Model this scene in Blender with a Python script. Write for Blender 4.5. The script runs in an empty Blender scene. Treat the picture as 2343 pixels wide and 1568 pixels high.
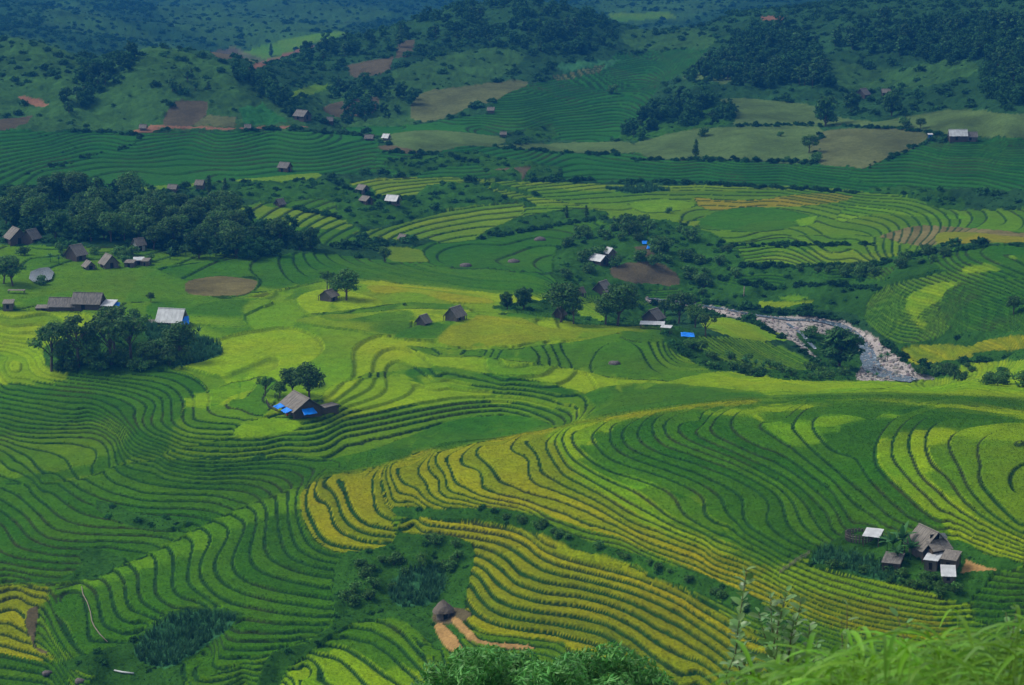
import bpy, bmesh, math, random
import numpy as np
from mathutils import Vector, Matrix
RS=(.36,.75,1.3,3.2); NCOL=740

# ------------------------------------------------------------------ camera, sky, sun, exposure
SC = bpy.context.scene
CAMZ, PITCH = 110.0, math.radians(12.0)
cam_d = bpy.data.cameras.new('camera')
cam_d.lens = 50.0; cam_d.sensor_width = 23.6; cam_d.sensor_fit = 'HORIZONTAL'
cam_d.clip_start = 0.3; cam_d.clip_end = 20000
cam_d.dof.use_dof = True; cam_d.dof.focus_distance = 420; cam_d.dof.aperture_fstop = 10
cam = bpy.data.objects.new('camera', cam_d)
cam.location = (0, 0, CAMZ); cam.rotation_euler = (math.radians(90) - PITCH, 0, 0)
SC.collection.objects.link(cam); SC.camera = cam

SUN_EL, SUN_AZ = math.radians(50), math.radians(-75)      # azimuth from +Y towards +X
W = bpy.data.worlds.new('World'); SC.world = W; W.use_nodes = True
wn = W.node_tree; bg = wn.nodes['Background']
sky = wn.nodes.new('ShaderNodeTexSky'); sky.sky_type = 'NISHITA'; sky.sun_disc = False
sky.sun_elevation = SUN_EL; sky.sun_rotation = SUN_AZ
sky.air_density = 1.0; sky.dust_density = 3.0; sky.altitude = 900
hs_ = wn.nodes.new('ShaderNodeHueSaturation'); hs_.inputs['Saturation'].default_value = .45          # cloud cover greys the sky
wn.links.new(sky.outputs[0], hs_.inputs['Color']); wn.links.new(hs_.outputs[0], bg.inputs[0]); bg.inputs[1].default_value = 0.10
sl = bpy.data.lights.new('sun', 'SUN'); sl.energy = 1.5; sl.angle = math.radians(25); sl.color = (1, .95, .86)
so = bpy.data.objects.new('sun', sl); SC.collection.objects.link(so)
sd = Vector((math.sin(SUN_AZ) * math.cos(SUN_EL), math.cos(SUN_AZ) * math.cos(SUN_EL), math.sin(SUN_EL)))
so.rotation_euler = sd.to_track_quat('Z', 'Y').to_euler(); so.location = (0, 0, 400)
vs = SC.view_settings
vs.view_transform = 'Standard'; vs.look = 'None'; vs.gamma = 1.0; vs.use_curve_mapping = False
vs.exposure = 1.0

# ------------------------------------------------------------------ pixel <-> ground helpers (survey of the photograph, 2342 px wide)
F = 2342 * 50 / 23.6
CP, SP = math.cos(PITCH), math.sin(PITCH)
rng = np.random.default_rng(7)
R = random.Random(11)

def ray(u, v):
    du, dv = (u - 1171) / F, (784 - v) / F
    return np.array([du, CP + dv * SP, -SP + dv * CP])
def zscale(v): return .75 if v > 700 else .62 + .13 * max(v - 350, 0) / 350
def zfix(v, z): return z * zscale(v) if v > 350 or z < 20 else 20 * zscale(v) + .7 * (z - 20)
def at_z(u, v, z):
    d = ray(u, v); t = (z - CAMZ) / d[2]
    return d * t + np.array([0, 0, CAMZ])
def project(x, y, z):
    zz = z - CAMZ
    dep = y * CP - zz * SP
    up = y * SP + zz * CP
    return 1171 + F * x / dep, 784 - F * up / dep, dep
TILES = {'A': (0, 1722, .55484), 'B': (1290, 1722, .55484), 'C': (2572, 1722, .55484),
         'D': (0, 860, .55484), 'E': (1290, 860, .55484), 'F': (2572, 860, .55484),
         'G': (0, 0, .55484), 'H': (1290, 0, .55484), 'I': (2572, 0, .55484),
         'X': (1750, 1850, .42735), 'Y': (2150, 1450, .42735), 'Z': (0, 1350, .42735), 'P': (0, 0, 1.65329)}
def T(tile, pts):
    x0, y0, s = TILES[tile]
    return [((x0 + p[0] * s) / 1.65329, (y0 + p[1] * s) / 1.65329) for p in pts]

def vnoise(x, y, seed=0):
    xi = np.floor(x).astype(np.int64); yi = np.floor(y).astype(np.int64)
    fx = x - xi; fy = y - yi
    fx = fx * fx * (3 - 2 * fx); fy = fy * fy * (3 - 2 * fy)
    def h(a, b):
        n = (a * 374761393 + b * 668265263 + seed * 1442695041) & 0xffffffff
        n = ((n ^ (n >> 13)) * 1274126177) & 0xffffffff
        return ((n ^ (n >> 16)) & 0xffff) / 65535.0
    return (h(xi, yi) * (1 - fx) + h(xi + 1, yi) * fx) * (1 - fy) + (h(xi, yi + 1) * (1 - fx) + h(xi + 1, yi + 1) * fx) * fy
def fbm(x, y, seed=0, o=3):
    s = 0; a = .5; n = 0
    for k in range(o):
        s = s + a * vnoise(x * 2 ** k, y * 2 ** k, seed + k * 17); n += a; a *= .5
    return s / n - .5

# ------------------------------------------------------------------ terrace edges read off the photograph (tile, height, points)
LINES = [
 # golden strips low on the near spur
 ('B', -8.1, [(850,1085),(900,1150),(1000,1205),(1150,1235),(1300,1250),(1470,1255)]),
 ('B', -7.2, [(850,940),(900,1020),(960,1075),(1100,1130),(1300,1165),(1500,1200),(1710,1250)]),
 ('B', -6.3, [(910,870),(960,950),(1050,1040),(1200,1085),(1400,1115),(1600,1150),(1800,1190),(1950,1290),(2100,1390),(2340,1560)]),
 ('B', -5.4, [(895,765),(960,800),(1010,880),(1060,960),(1180,1020),(1350,1045),(1600,1080),(1850,1150),(2000,1230),(2150,1370),(2340,1480)]),
 ('B', -4.5, [(880,695),(980,740),(1060,830),(1200,910),(1350,970),(1600,985),(1800,1030),(2000,1120),(2200,1260),(2340,1330)]),
 ('B', -3.6, [(880,645),(1000,680),(1110,750),(1200,850),(1400,920),(1650,950),(1850,1000),(2050,1080),(2340,1240)]),
 ('B', -2.7, [(915,590),(1050,620),(1160,700),(1230,790),(1400,840),(1700,900),(1950,970),(2150,1070),(2340,1150)]),
 ('B', -1.8, [(430,495),(600,510),(800,530),(1000,560),(1180,620),(1290,700),(1400,770),(1650,820),(1900,880),(2150,970),(2340,1070)]),
 ('B', -.9, [(520,440),(700,455),(900,480),(1130,510),(1290,580),(1370,660),(1500,730),(1720,765),(1950,830),(2150,890),(2340,985)]),
 ('B', 0, [(1470,630),(1700,700),(1950,750),(2070,815)]),
 ('C', -1.8, [(29,1070),(150,1150),(300,1240),(430,1330)]), ('C', -2.7, [(29,1150),(200,1270),(350,1380)]),
 ('C', -.9, [(0,985),(150,1080),(300,1180),(450,1300)]),
 # golden nose
 ('B', -1.8, [(60,270),(100,370),(150,430),(220,470),(350,490)]),
 ('B', -1.35, [(140,230),(170,350),(230,420),(350,450)]),
 ('B', -.9, [(245,220),(260,330),(330,390),(420,410),(520,405)]),
 ('B', .4, [(350,230),(340,290),(390,340)]),
 ('B', -2.7, [(-20,260),(20,400),(80,470),(180,510),(340,535)]),
 ('B', -3.6, [(-70,280),(-30,420),(40,500),(150,555),(345,580)]),
 ('A', -4.5, [(2100,340),(2150,450),(2230,570),(2343,620)]), ('B', -4.5, [(20,600),(170,625)]),
 ('A', -5.4, [(2040,330),(2080,460),(2150,600),(2250,660),(2343,665)]),
 # bank top and golden / green lines above it
 ('B', 3.0, [(1340,430),(1500,530),(1700,610),(2000,680),(2340,790)]), ('B', 2.0, [(1000,370),(1200,390)]), ('B', 1.5, [(720,352)]),
 ('C', 3.0, [(29,785),(200,860),(380,930),(640,1040),(900,1150),(1200,1250)]),
 ('B', 1.5, [(560,210),(550,280),(600,310),(720,345)]),
 ('B', 2.2, [(680,170),(650,240),(720,300),(850,320),(1000,350)]),
 ('B', 3.5, [(930,140),(870,210),(900,255),(1000,280),(1150,320),(1330,355),(1450,400),(1600,470),(1760,530),(1940,560)]),
 ('B', 4.0, [(1010,175),(1040,220),(1150,260),(1300,300),(1500,380),(1700,480)]),
 ('Y', 4.0, [(0,1130),(150,1180),(300,1250),(450,1300),(510,1340)]),
 ('B', 4.5, [(1240,50),(1190,110),(1180,180),(1250,230),(1400,265),(1600,320),(1800,400),(1900,460)]),
 ('B', 5.0, [(1300,30),(1285,120),(1350,190),(1500,240)]),
 ('Y', 5.0, [(0,985),(150,1050),(280,1110),(340,1160),(450,1210),(600,1285),(800,1340),(1000,1410),(1200,1480)]),
 ('B', 5.5, [(1365,20),(1370,110),(1500,180)]),
 ('Y', 5.5, [(0,905),(100,950),(250,1020),(400,1110),(500,1180),(650,1240),(800,1280),(950,1340),(1050,1380)]),
 ('Y', 6.0, [(0,810),(100,860),(250,940),(400,1020),(500,1090),(650,1160),(750,1210)]), ('B', 6.0, [(1460,0),(1500,70)]),
 ('Y', 6.5, [(0,715),(100,770),(200,830),(300,890),(500,1010),(700,1120),(850,1210),(1000,1290),(1150,1330)]),
 ('Y', 7.0, [(10,600),(60,660),(150,725),(300,805),(450,870),(600,930),(750,1040),(900,1170),(1050,1240),(1200,1300),(1300,1370),(1500,1440),(1700,1530)]),
 ('Y', 7.5, [(135,590),(150,630),(250,700),(400,770),(600,830),(800,890),(930,950),(1010,1030),(1030,1110),(1080,1180),(1180,1250),(1280,1290)]),
 ('Y', 8.0, [(285,530),(300,580),(380,650),(500,700),(700,760),(900,825),(1050,890),(1180,950),(1235,990),(1230,1080),(1250,1160),(1320,1215),(1430,1235),(1500,1280)]),
 ('Y', 8.5, [(400,440),(395,510),(440,570),(560,640),(750,700),(950,770),(1150,850),(1300,930),(1390,990),(1410,1060),(1410,1140),(1445,1180)]),
 ('Y', 9.0, [(500,440),(510,520),(600,590),(750,650),(950,720),(1150,790),(1350,880),(1500,950),(1570,1010),(1575,1100),(1565,1210),(1600,1250),(1750,1340),(1950,1450)]),
 ('Y', 9.5, [(655,430),(660,510),(750,570),(900,625),(1100,670),(1300,755),(1500,830),(1650,910),(1760,990),(1800,1070),(1790,1160),(1820,1250),(1900,1320),(1960,1360)]),
 ('Y', 10.0, [(785,420),(800,480),(900,550),(1100,610),(1300,680),(1500,760),(1700,860),(1830,940),(1900,1020),(1935,1130),(1950,1220),(2050,1320),(2200,1410),(2330,1460)]),
 ('Y', 10.5, [(880,420),(930,490),(1100,560),(1300,630),(1500,705),(1700,800),(1900,910),(2000,1020),(2050,1120),(2070,1210),(2150,1300),(2300,1390)]),
 ('Y', 11.0, [(1000,410),(1080,490),(1250,560),(1500,650),(1700,740),(1900,850),(2050,960),(2150,1080),(2200,1190),(2260,1300),(2340,1370)]),
 ('Y', 11.5, [(1100,420),(1200,480),(1400,560),(1600,650),(1850,750),(2050,870),(2200,1000),(2310,1100),(2340,1160)]),
 ('Y', 12.0, [(1285,370),(1300,440),(1500,540),(1750,640),(1950,740),(2150,860),(2340,1000)]),
 ('Y', 12.5, [(1500,350),(1500,420),(1650,520),(1900,630),(2100,750),(2250,840),(2340,900)]),
 ('Y', 13.0, [(1715,340),(1800,430),(1950,540),(2150,680),(2340,820)]),
 ('Y', 13.5, [(1990,360),(2080,450),(2120,520),(2250,630),(2340,710)]),
 ('Y', 14.0, [(2195,400),(2260,490),(2340,570)]),
 ('C', 14.0, [(1210,0),(1330,180),(1480,330),(1600,430)]), ('C', 14.5, [(1350,60),(1450,170),(1600,300),(1700,390),(1780,460)]),
 ('C', 15.0, [(1480,30),(1560,130),(1700,260),(1850,400),(1870,440)]), ('C', 15.5, [(1610,20),(1650,140),(1800,260),(1950,400),(2030,480)]),
 ('C', 16.0, [(1820,120),(1950,280),(2100,420),(2140,450)]), ('C', 16.5, [(1970,200),(2100,350),(2340,540)]), ('C', 17.0, [(2060,180),(2200,330),(2340,430)]),
 ('C', 12.5, [(760,-10),(960,210),(1120,360),(1180,480)]), ('C', 13.0, [(850,-10),(1060,180),(1300,380),(1420,480)]), ('C', 13.5, [(960,-10),(1180,180),(1380,340),(1500,430)]),
 ('C', 12.0, [(640,0),(900,200),(1060,330),(1170,480)]), ('C', 11.5, [(420,0),(700,140),(900,280),(1030,400),(1060,510)]),
 ('C', 8.0, [(820,750),(1000,830),(1300,920),(1500,960),(1780,1010)]), ('C', 7.0, [(750,790),(1000,880),(1300,970),(1650,1050),(1790,1060)]),
 ('C', 6.5, [(690,830),(900,930),(1200,1020),(1450,1080),(1690,1110)]), ('C', 5.0, [(400,780),(700,910),(1000,1060),(1300,1150),(1640,1200)]),
 ('C', 13.5, [(1850,480),(2000,570),(2160,640),(2300,660)]), ('C', 14.5, [(2000,480),(2140,570),(2340,650)]),
 # green spur lower left, camera side
 ('A', -6.3, [(1985,310),(1975,400),(2000,500),(2030,600),(2100,660),(2200,695),(2343,710)]),
 ('A', -7.0, [(1900,340),(1910,450),(1940,560),(1970,660),(2030,710),(2150,745),(2343,770)]),
 ('A', -7.7, [(1840,380),(1830,480),(1820,600),(1850,690),(1950,740),(2100,780),(2343,815)]),
 ('A', -8.4, [(1770,390),(1750,520),(1720,640),(1740,740),(1850,800),(2000,840),(2240,900)]),
 ('A', -9.1, [(1700,400),(1680,520),(1620,640),(1600,730),(1640,810),(1750,870),(1950,920),(2200,945)]),
 ('A', -9.8, [(1520,640),(1480,710),(1500,800),(1580,880),(1700,930),(1900,975),(2270,1030)]),
 ('A', -10.5, [(1390,700),(1375,790),(1430,880),(1530,960),(1650,1010),(1900,1050),(2250,1085)]),
 ('A', -11.2, [(1310,740),(1300,850),(1370,930),(1480,1010),(1590,1065),(1800,1110),(2170,1145)]),
 ('A', -11.9, [(1200,790),(1200,880),(1260,960),(1400,990)]), ('A', -11.9, [(1640,1195),(1990,1195)]),
 ('A', -12.6, [(1080,800),(1080,900),(1140,1000),(1210,1035),(1310,1030)]), ('A', -12.6, [(1610,1250),(1960,1248)]),
 ('A', -13.3, [(970,800),(960,900),(1000,1000),(1090,1060),(1150,1055)]), ('A', -13.3, [(1520,1300),(1840,1298)]),
 ('A', -14.0, [(870,830),(870,940),(920,1040),(1000,1100),(1070,1095)]), ('A', -14.0, [(1480,1355),(1810,1352)]),
 ('A', -14.7, [(760,870),(790,1000),(850,1100),(940,1140)]), ('A', -14.7, [(1400,1415),(1780,1422)]),
 ('A', -15.4, [(660,900),(700,1030),(740,1150),(860,1205)]), ('A', -15.4, [(1330,1490),(1450,1500),(1760,1490)]),
 ('A', -16.1, [(560,900),(610,1050),(630,1180),(650,1250),(770,1250)]), ('A', -16.8, [(440,970),(500,1080),(520,1200),(560,1320),(640,1400)]),
 ('A', -17.5, [(330,990),(340,1100),(400,1230),(500,1370),(640,1425)]),
 # green slope behind that spur
 ('A', -15.00, [(0,790),(150,800),(330,830)]), ('A', -14.50, [(0,730),(200,770),(400,790),(500,780)]),
 ('A', -14.00, [(0,680),(150,700),(400,740),(600,745),(740,740)]), ('A', -13.50, [(0,500),(50,600),(120,670),(300,690),(500,690),(750,650)]),
 ('A', -13.00, [(0,400),(100,490),(180,590),(330,640),(550,670),(760,650),(880,680),(940,720)]),
 ('A', -12.50, [(0,340),(150,430),(230,540),(400,600),(600,610),(850,605),(1000,620),(1070,650)]),
 ('A', -12.00, [(30,280),(200,390),(310,540),(450,560),(700,565),(1000,570),(1120,600),(1165,660)]),
 ('A', -11.50, [(140,260),(300,390),(400,490),(600,520),(900,530),(1150,540),(1230,570),(1260,610)]),
 ('A', -11.00, [(220,240),(400,390),(520,460),(700,480),(1000,490),(1250,500),(1340,530),(1370,590)]),
 ('A', -10.50, [(340,230),(500,350),(650,420),(850,430),(1150,435),(1330,450),(1420,500),(1450,525)]),
 ('A', -10.00, [(400,180),(560,300),(750,370),(900,390),(1200,400),(1400,420),(1500,460),(1540,480)]),
 ('A', -9.50, [(450,170),(600,260),(800,330),(1000,360),(1250,370),(1450,400),(1590,440)]),
 ('A', -9.00, [(550,160),(750,260),(950,310),(1100,320),(1350,310),(1500,330),(1620,390)]),
 ('A', -8.50, [(640,130),(780,200),(1000,270),(1250,270),(1450,280),(1600,320),(1690,370)]),
 ('A', -8.00, [(790,140),(1000,220),(1200,240),(1450,250),(1650,280),(1760,320)]),
 ('A', -7.50, [(850,90),(1000,160),(1250,200),(1450,190),(1650,190),(1750,230),(1830,310)]),
 ('A', -7.00, [(960,60),(1150,120),(1400,165),(1650,180),(1820,180),(1880,250)]),
 ('A', -6.50, [(1080,50),(1250,100),(1500,135),(1750,150),(1900,180),(1950,220)]),
 ('A', -6.00, [(1400,90),(1650,105),(1850,120),(1960,150),(2000,190)]),
 ('A', -5.50, [(1500,75),(1750,70),(1950,90),(2050,120),(2090,170)]),
 ('A', -5.00, [(1500,50),(1750,30),(2000,40),(2130,80),(2180,110)]), ('A', -4.50, [(1900,10),(2150,30),(2250,65),(2300,100)]),
 # left slope above the ditch
 ('Z', -11.0, [(0,1040),(150,1080),(300,1105)]), ('Z', -10.5, [(150,985),(250,1050),(340,1085)]),
 ('Z', -10.0, [(0,800),(90,840),(150,880),(130,940)]), ('Z', -9.5, [(40,760),(150,810),(270,870),(310,930),(330,1030),(380,1070)]),
 ('Z', -9.0, [(110,740),(250,780),(400,810),(520,860),(530,890)]), ('Z', -8.5, [(130,720),(300,750),(500,750),(680,770),(750,815)]),
 ('Z', -8.0, [(180,690),(400,705),(600,690),(750,695),(880,730),(935,780)]), ('Z', -7.5, [(370,660),(600,645),(800,650),(970,670),(1045,715)]),
 ('Z', -7, [(0,560),(70,575),(110,600)]), ('Z', -6.5, [(0,520),(100,535),(190,570)]), ('Z', -6, [(0,480),(150,500),(300,545)]),
 ('Z', -5.5, [(0,435),(200,460),(350,490),(430,525)]), ('Z', -5, [(0,380),(200,420),(400,450),(550,515)]),
 ('Z', -4.5, [(0,340),(200,380),(450,410),(600,450),(670,485)]),
 ('Z', -4, [(80,310),(250,360),(500,370),(700,385),(870,420),(950,490),(990,560),(1130,600),(1210,660),(1200,700)]),
 ('Z', -3.5, [(160,260),(300,310),(500,325),(750,340),(950,380),(1080,440),(1110,520),(1140,590)]),
 ('Z', -3, [(270,240),(400,270),(650,300),(900,310),(1080,360),(1240,440),(1225,560),(1265,650)]),
 ('Z', -2.5, [(330,200),(600,250),(900,270),(1150,320),(1340,415)]), ('Z', -2.5, [(1280,520),(1310,580),(1335,650)]),
 ('Z', -2, [(400,180),(700,215),(950,255),(1200,310),(1390,385),(1365,500),(1390,580),(1400,650)]),
 ('Z', -1.5, [(480,160),(750,200),(1000,215),(1250,270),(1450,355),(1455,470),(1485,550),(1490,610)]),
 ('Z', -1, [(550,140),(900,190),(1200,220),(1400,260),(1520,325),(1540,470),(1555,590)]),
 ('Z', -.5, [(1000,180),(1300,190),(1500,240),(1590,300),(1665,430),(1660,580)]),
 ('Z', 0, [(1740,410),(1735,560)]), ('Z', .5, [(1900,390),(1895,500)]), ('Z', 1, [(2040,380),(2030,470)]),
 ('Z', -3, [(60,0),(80,130),(100,250)]), ('Z', -2.5, [(160,0),(190,130),(230,190)]), ('Z', -2, [(240,0),(260,100),(330,170)]), ('Z', -1.5, [(330,0),(370,90),(420,140)]),
 # amphitheatre round the flat field
 ('E', -3.50, [(0,1470),(300,1400),(500,1350),(700,1300),(900,1268),(1050,1258),(1200,1272),(1310,1315),(1360,1370)]),
 ('E', -4.90, [(0,1485),(300,1415),(500,1365),(700,1318),(900,1290),(1050,1280),(1200,1300),(1270,1340)]),
 ('E', -2.80, [(0,1385),(300,1330),(600,1270),(850,1220),(1000,1205),(1200,1220),(1350,1260),(1450,1310),(1490,1350)]),
 ('E', -2.10, [(0,1345),(300,1280),(500,1235),(700,1200),(900,1175),(1100,1170),(1300,1200),(1450,1240),(1540,1290),(1560,1330)]),
 ('E', -1.40, [(0,1300),(300,1245),(450,1215),(600,1190),(800,1165),(950,1160),(1100,1145),(1300,1160),(1450,1200),(1560,1250),(1600,1310)]),
 ('E', -0.70, [(350,990),(400,1020),(600,1050),(800,1085),(970,1110),(1150,1105),(1350,1130),(1520,1160),(1600,1200),(1640,1240)]),
 ('E', 0.00, [(570,990),(800,1040),(1000,1075),(1200,1100)]), ('E', 0.70, [(680,980),(850,1015),(1050,1045),(1250,1075),(1400,1110),(1530,1150)]),
 ('Z', -4.20, [(1480,895),(1700,945),(1880,960),(1980,935),(2150,900)]), ('Z', -3.50, [(1600,835),(1750,875),(1950,895),(2150,880),(2340,845)]),
 ('Z', -2.80, [(1740,795),(1850,825),(2050,835),(2340,800)]), ('Z', -2.10, [(1880,750),(2000,780),(2150,780),(2340,760)]), ('Z', -1.40, [(2050,685),(2150,710),(2340,710)]),
 # lower spur under the thatched hut
 ('B', -11.2, [(340,1150),(480,1250),(580,1400),(640,1480)]), ('B', -11.9, [(270,1200),(400,1270),(520,1400),(600,1490)]),
 ('B', -12.6, [(220,1250),(350,1330),(450,1440),(560,1510)]), ('B', -13.3, [(90,1330),(200,1400),(300,1480),(400,1540)]),
 ('B', -14.0, [(0,1370),(100,1450),(200,1560)]), ('A', -14.7, [(2060,1510),(2200,1540),(2300,1568)]),
]
# single survey points: (u, v, z) in the 2342 px frame
PTS = [
 (50,1350,-17.2),(60,1420,-18.4),(90,1500,-20.5),(120,1550,-22),(250,1560,-20),(20,1330,-16.5),(330,1540,-18.5),(130,1370,-16),(105,1440,-18.8),(430,1460,-15.5),(330,1440,-16),(480,1500,-16.5),(560,1570,-17.5),
 (640,1570,-17.8),(950,1215,-3.5),(900,1290,-7),(850,1350,-9),(790,1400,-11),(750,1460,-13),(700,1540,-16.5),(1000,1290,-7),(980,1350,-8.8),(1013,1412,-10),(1030,1455,-10.2),(1180,1480,-9.2),(1300,1500,-8.6),
 (1450,1520,-7.5),(930,1400,-10.6),(1000,1500,-11.5),(1100,1560,-11),(1300,1560,-9.5),(1600,1560,-6.5),(2000,1560,-1.5),(2300,1560,2.8),(2300,1450,5.2),(2130,1290,10.6),(2040,1290,10),(2000,1250,10.8),(2170,1320,10.2),
 (2230,1300,10.8),(2342,1330,10.2),(1950,1290,9.3),(2230,1370,8),(2342,1400,6.8),(740,1098,-2.8),(780,1088,-1.8),(900,1058,1),(1000,1030,2.6),(1100,1010,4),(1200,992,5),(1300,970,6),(1400,952,7.5),(1500,938,9),
 (1600,926,10.5),(1700,918,11.5),(1850,915,12.5),(2000,915,13),(2150,925,14.5),(2342,960,16),(1600,960,10.8),(1800,950,12.8),(2000,965,14),(2200,985,16.5),(2342,1010,17.5),(2250,1060,17),(2342,1100,16.5),(800,1070,-4.9),
 (950,1040,-4.9),(1100,1000,-4.9),(1000,985,-4.9),(1200,972,-4.9),(850,1020,-4.9),(900,1035,-4.9),(1150,955,-4.9),(1320,950,-0.7),(1400,930,1.5),(1480,925,2.5),(1600,912,4),(1700,905,5),(1850,900,6),(2000,895,7),
 (2150,895,8),(2342,920,9.5),(1600,880,3),(1800,880,4),(2000,872,4),(2200,872,4.5),(2342,880,5),(1400,890,1.5),(1500,850,1),(1300,850,1),(1640,845,0),(1800,866,2.5),(100,720,2.5),(30,760,0.8),(30,830,-1),(250,850,-0.2),
 (180,800,2),(350,800,2.2),(480,830,1.2),(395,738,2.6),(180,706,3.4),(20,705,3.5),(560,900,0.8),(690,945,1),(600,960,0.6),(760,930,0.9),(640,850,1),(850,850,0.8),(1000,850,1.4),(1150,870,1.4),(700,790,1.2),(900,790,1),
 (1100,800,1),(1300,800,0.6),(1500,790,0),(600,740,2),(800,745,2.4),(1000,765,2),(1043,732,3),(968,742,2.6),(752,690,3.4),(860,690,2.8),(1200,760,2),(1400,755,0),(1500,752,-1),(1000,690,2.4),(1200,700,1.8),
 (1150,735,2.6),(1540,760,-2),(1560,800,-3),(1700,830,-6),(1850,860,-10),(1400,735,-3),(1300,720,-0.5),(1640,740,-13),(1700,770,-13),(1800,810,-16),(1700,720,-18),(500,655,3),(420,640,3.5),(590,640,3),(250,640,4.5),
 (100,640,5),(30,660,5),(90,632,5),(700,640,2),(850,625,0),(1000,650,0),(1150,665,-0.5),(1250,660,-3),(2130,866,-20),(2020,852,-20),(1990,810,-20),(1950,765,-20),(1900,740,-20),(1800,735,-19.8),(1700,722,-19.6),
 (1620,708,-19.3),(1560,696,-19),(1500,690,-18.6),(1900,830,-19.2),(1860,780,-19.4),(1800,760,-19.5),(1480,672,-17),(1380,672,-13),(1300,670,-7),(2200,860,-15),(2100,820,-16.5),(2200,800,-12),(2100,760,-14),
 (2200,750,-8.5),(2000,720,-14),(2200,700,-4.5),(2100,700,-7.5),(2200,650,-0.5),(2050,660,-6),(2200,600,3.5),(2300,800,-9),(2342,760,-4),(2342,700,0),(2342,640,4),(2300,580,6),(2100,600,-1),(1900,690,-15),(1800,690,-16),
 (1700,680,-16),(1750,640,-12.5),(1900,640,-9),(1650,660,-15.5),(2000,600,-4.5),(1850,600,-7.5),(1700,600,-8),(1460,660,-14.5),(1480,620,-10),(1490,570,-5),(1500,520,-2),(1440,530,-3),(1560,540,-4),(1365,605,-8),
 (1395,590,-7),(1300,620,-8),(1640,570,-6),(1320,570,-6),(1480,508,-3.5),(40,560,6),(40,600,6),(175,595,5),(250,612,4.6),(320,612,4.4),(430,600,4),(560,598,3),(700,585,1),(300,520,8),(100,500,10),(150,450,12),
 (450,520,6),(600,540,4),(730,560,0),(850,600,-2),(1000,600,-5.5),(1100,625,-5),(1200,620,-6),(1000,560,-5),(1150,550,-5),(1250,540,-5.5),(900,540,-3),(850,520,-1),(1000,510,-3),(1100,480,-2.5),(1200,500,-4),
 (1330,500,-4),(900,470,1),(838,466,2.5),(700,450,5),(640,470,5),(500,470,7),(400,440,9.5),(455,433,9.5),(780,430,4.5),(650,410,7),(560,415,8),(900,425,3.5),(1000,415,3.5),(1100,440,1),(1050,430,2.5),(1200,450,-1),
 (1300,430,0),(1500,430,-1),(1700,430,-1),(1900,440,0),(1300,460,-2),(1500,470,-3),(1700,460,-2),(1700,500,-4.5),(1850,500,-4),(1600,520,-5),(1900,470,-2),(2000,500,-2.5),(2200,500,1),(2342,500,3),(2000,540,-4),
 (2150,545,0),(2342,560,4),(1800,550,-6),(1950,575,-5.5),(2100,440,2),(2300,440,5),(2342,460,5),(2050,460,0),(2200,470,2),(300,400,8.5),(300,350,14),(300,310,20),(100,400,10),(100,350,16),(100,310,21),(500,400,8),
 (500,350,14),(500,310,19.5),(700,390,8.5),(700,345,14),(700,305,18),(850,380,7),(880,340,11),(820,310,15),(1000,400,5),(1000,370,7.5),(1000,345,10),(950,305,17),(1050,302,16),(900,318,15),(1150,320,11),(1200,400,3),
 (1200,370,6),(1200,345,8.5),(1400,390,2),(1400,360,5),(1400,335,7.5),(1600,390,2.5),(1600,365,5.5),(1800,400,2.5),(1800,380,5),(1950,372,9),(2000,400,6),(2250,400,7),(2250,335,15.5),(2200,322,17),(2100,340,13),
 (2342,340,17),(2342,400,9),(1560,350,9),(1700,340,12),(1850,340,13),(1600,300,13),(2000,300,17.5),(1350,310,7.5),(1250,305,8),(1450,300,10.5),]
# the hills at the back: (u, v, distance)
DEP = [(300,295,880),(450,293,885),(620,292,890),(60,290,860),(60,270,895),(200,270,895),(300,230,915),(420,240,910),(550,240,915),(690,280,900),(650,240,930),(700,220,960),(420,180,945),(550,170,960),(250,160,960),(150,200,930),(50,230,920),(50,170,960),(350,112,1000),(300,125,990),(400,125,995),(500,140,985),(600,190,960),(190,145,1000),(120,110,1050),(50,92,1060),(0,95,1060),
(205,138,1450),(450,118,1600),(500,112,1650),(560,122,1620),(600,110,1700),(700,75,1850),(640,100,1720),(0,60,1750),(100,50,1800),(300,90,1750),(300,60,1900),(150,30,2000),(300,0,2350),(100,0,2200),(500,70,1950),(600,20,2250),(800,30,2200),(900,15,2300),(500,0,2400),
(800,290,930),(900,290,930),(1000,280,940),(1100,295,925),(750,260,960),(850,230,985),(950,240,975),(1100,240,965),(800,170,1060),(700,180,1050),(1000,200,1010),(1150,180,1040),(1000,120,1110),(1150,130,1095),(600,150,1150),(680,125,1180),(750,100,1200),(820,85,1220),(900,65,1230),(1050,15,1260),(1100,60,1190),(1150,4,1270),(1250,8,1280),(1330,25,1280),(1400,60,1260),(1300,120,1120),(1400,110,1150),
(1350,310,925),(1250,305,920),(1350,280,950),(1200,280,930),(1200,230,985),(1300,240,990),(1400,240,1000),(1300,190,1050),(1400,180,1075),(1500,150,1130),(1500,230,1000),(1450,300,935),(1550,250,960),(1480,260,955),(1400,47,1900),(1500,30,2050),(1500,5,2300),(1650,0,2200),
(1600,300,905),(1750,292,895),(1680,260,930),(1750,235,960),(1850,250,945),(2000,300,870),(2000,285,880),(2000,265,905),(2200,290,850),(2200,258,885),(2300,290,840),(1950,230,960),(1970,222,965),(2030,220,960),(2000,200,990),(1700,205,990),(1560,200,1010),(1900,170,1000),(2050,180,985),(2200,180,945),(2330,230,880),(2342,170,930),(2200,120,1000),(2050,110,1050),(1900,110,1080),(1750,110,1100),(1650,150,1050),(1600,120,1110),(1800,50,1200),(1700,30,1270),(1950,30,1180),(2200,50,1090),(2342,30,1060),(2342,100,990),(2100,0,1180),(2300,0,1130),(1600,70,1230),(1550,90,1200)]
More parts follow.
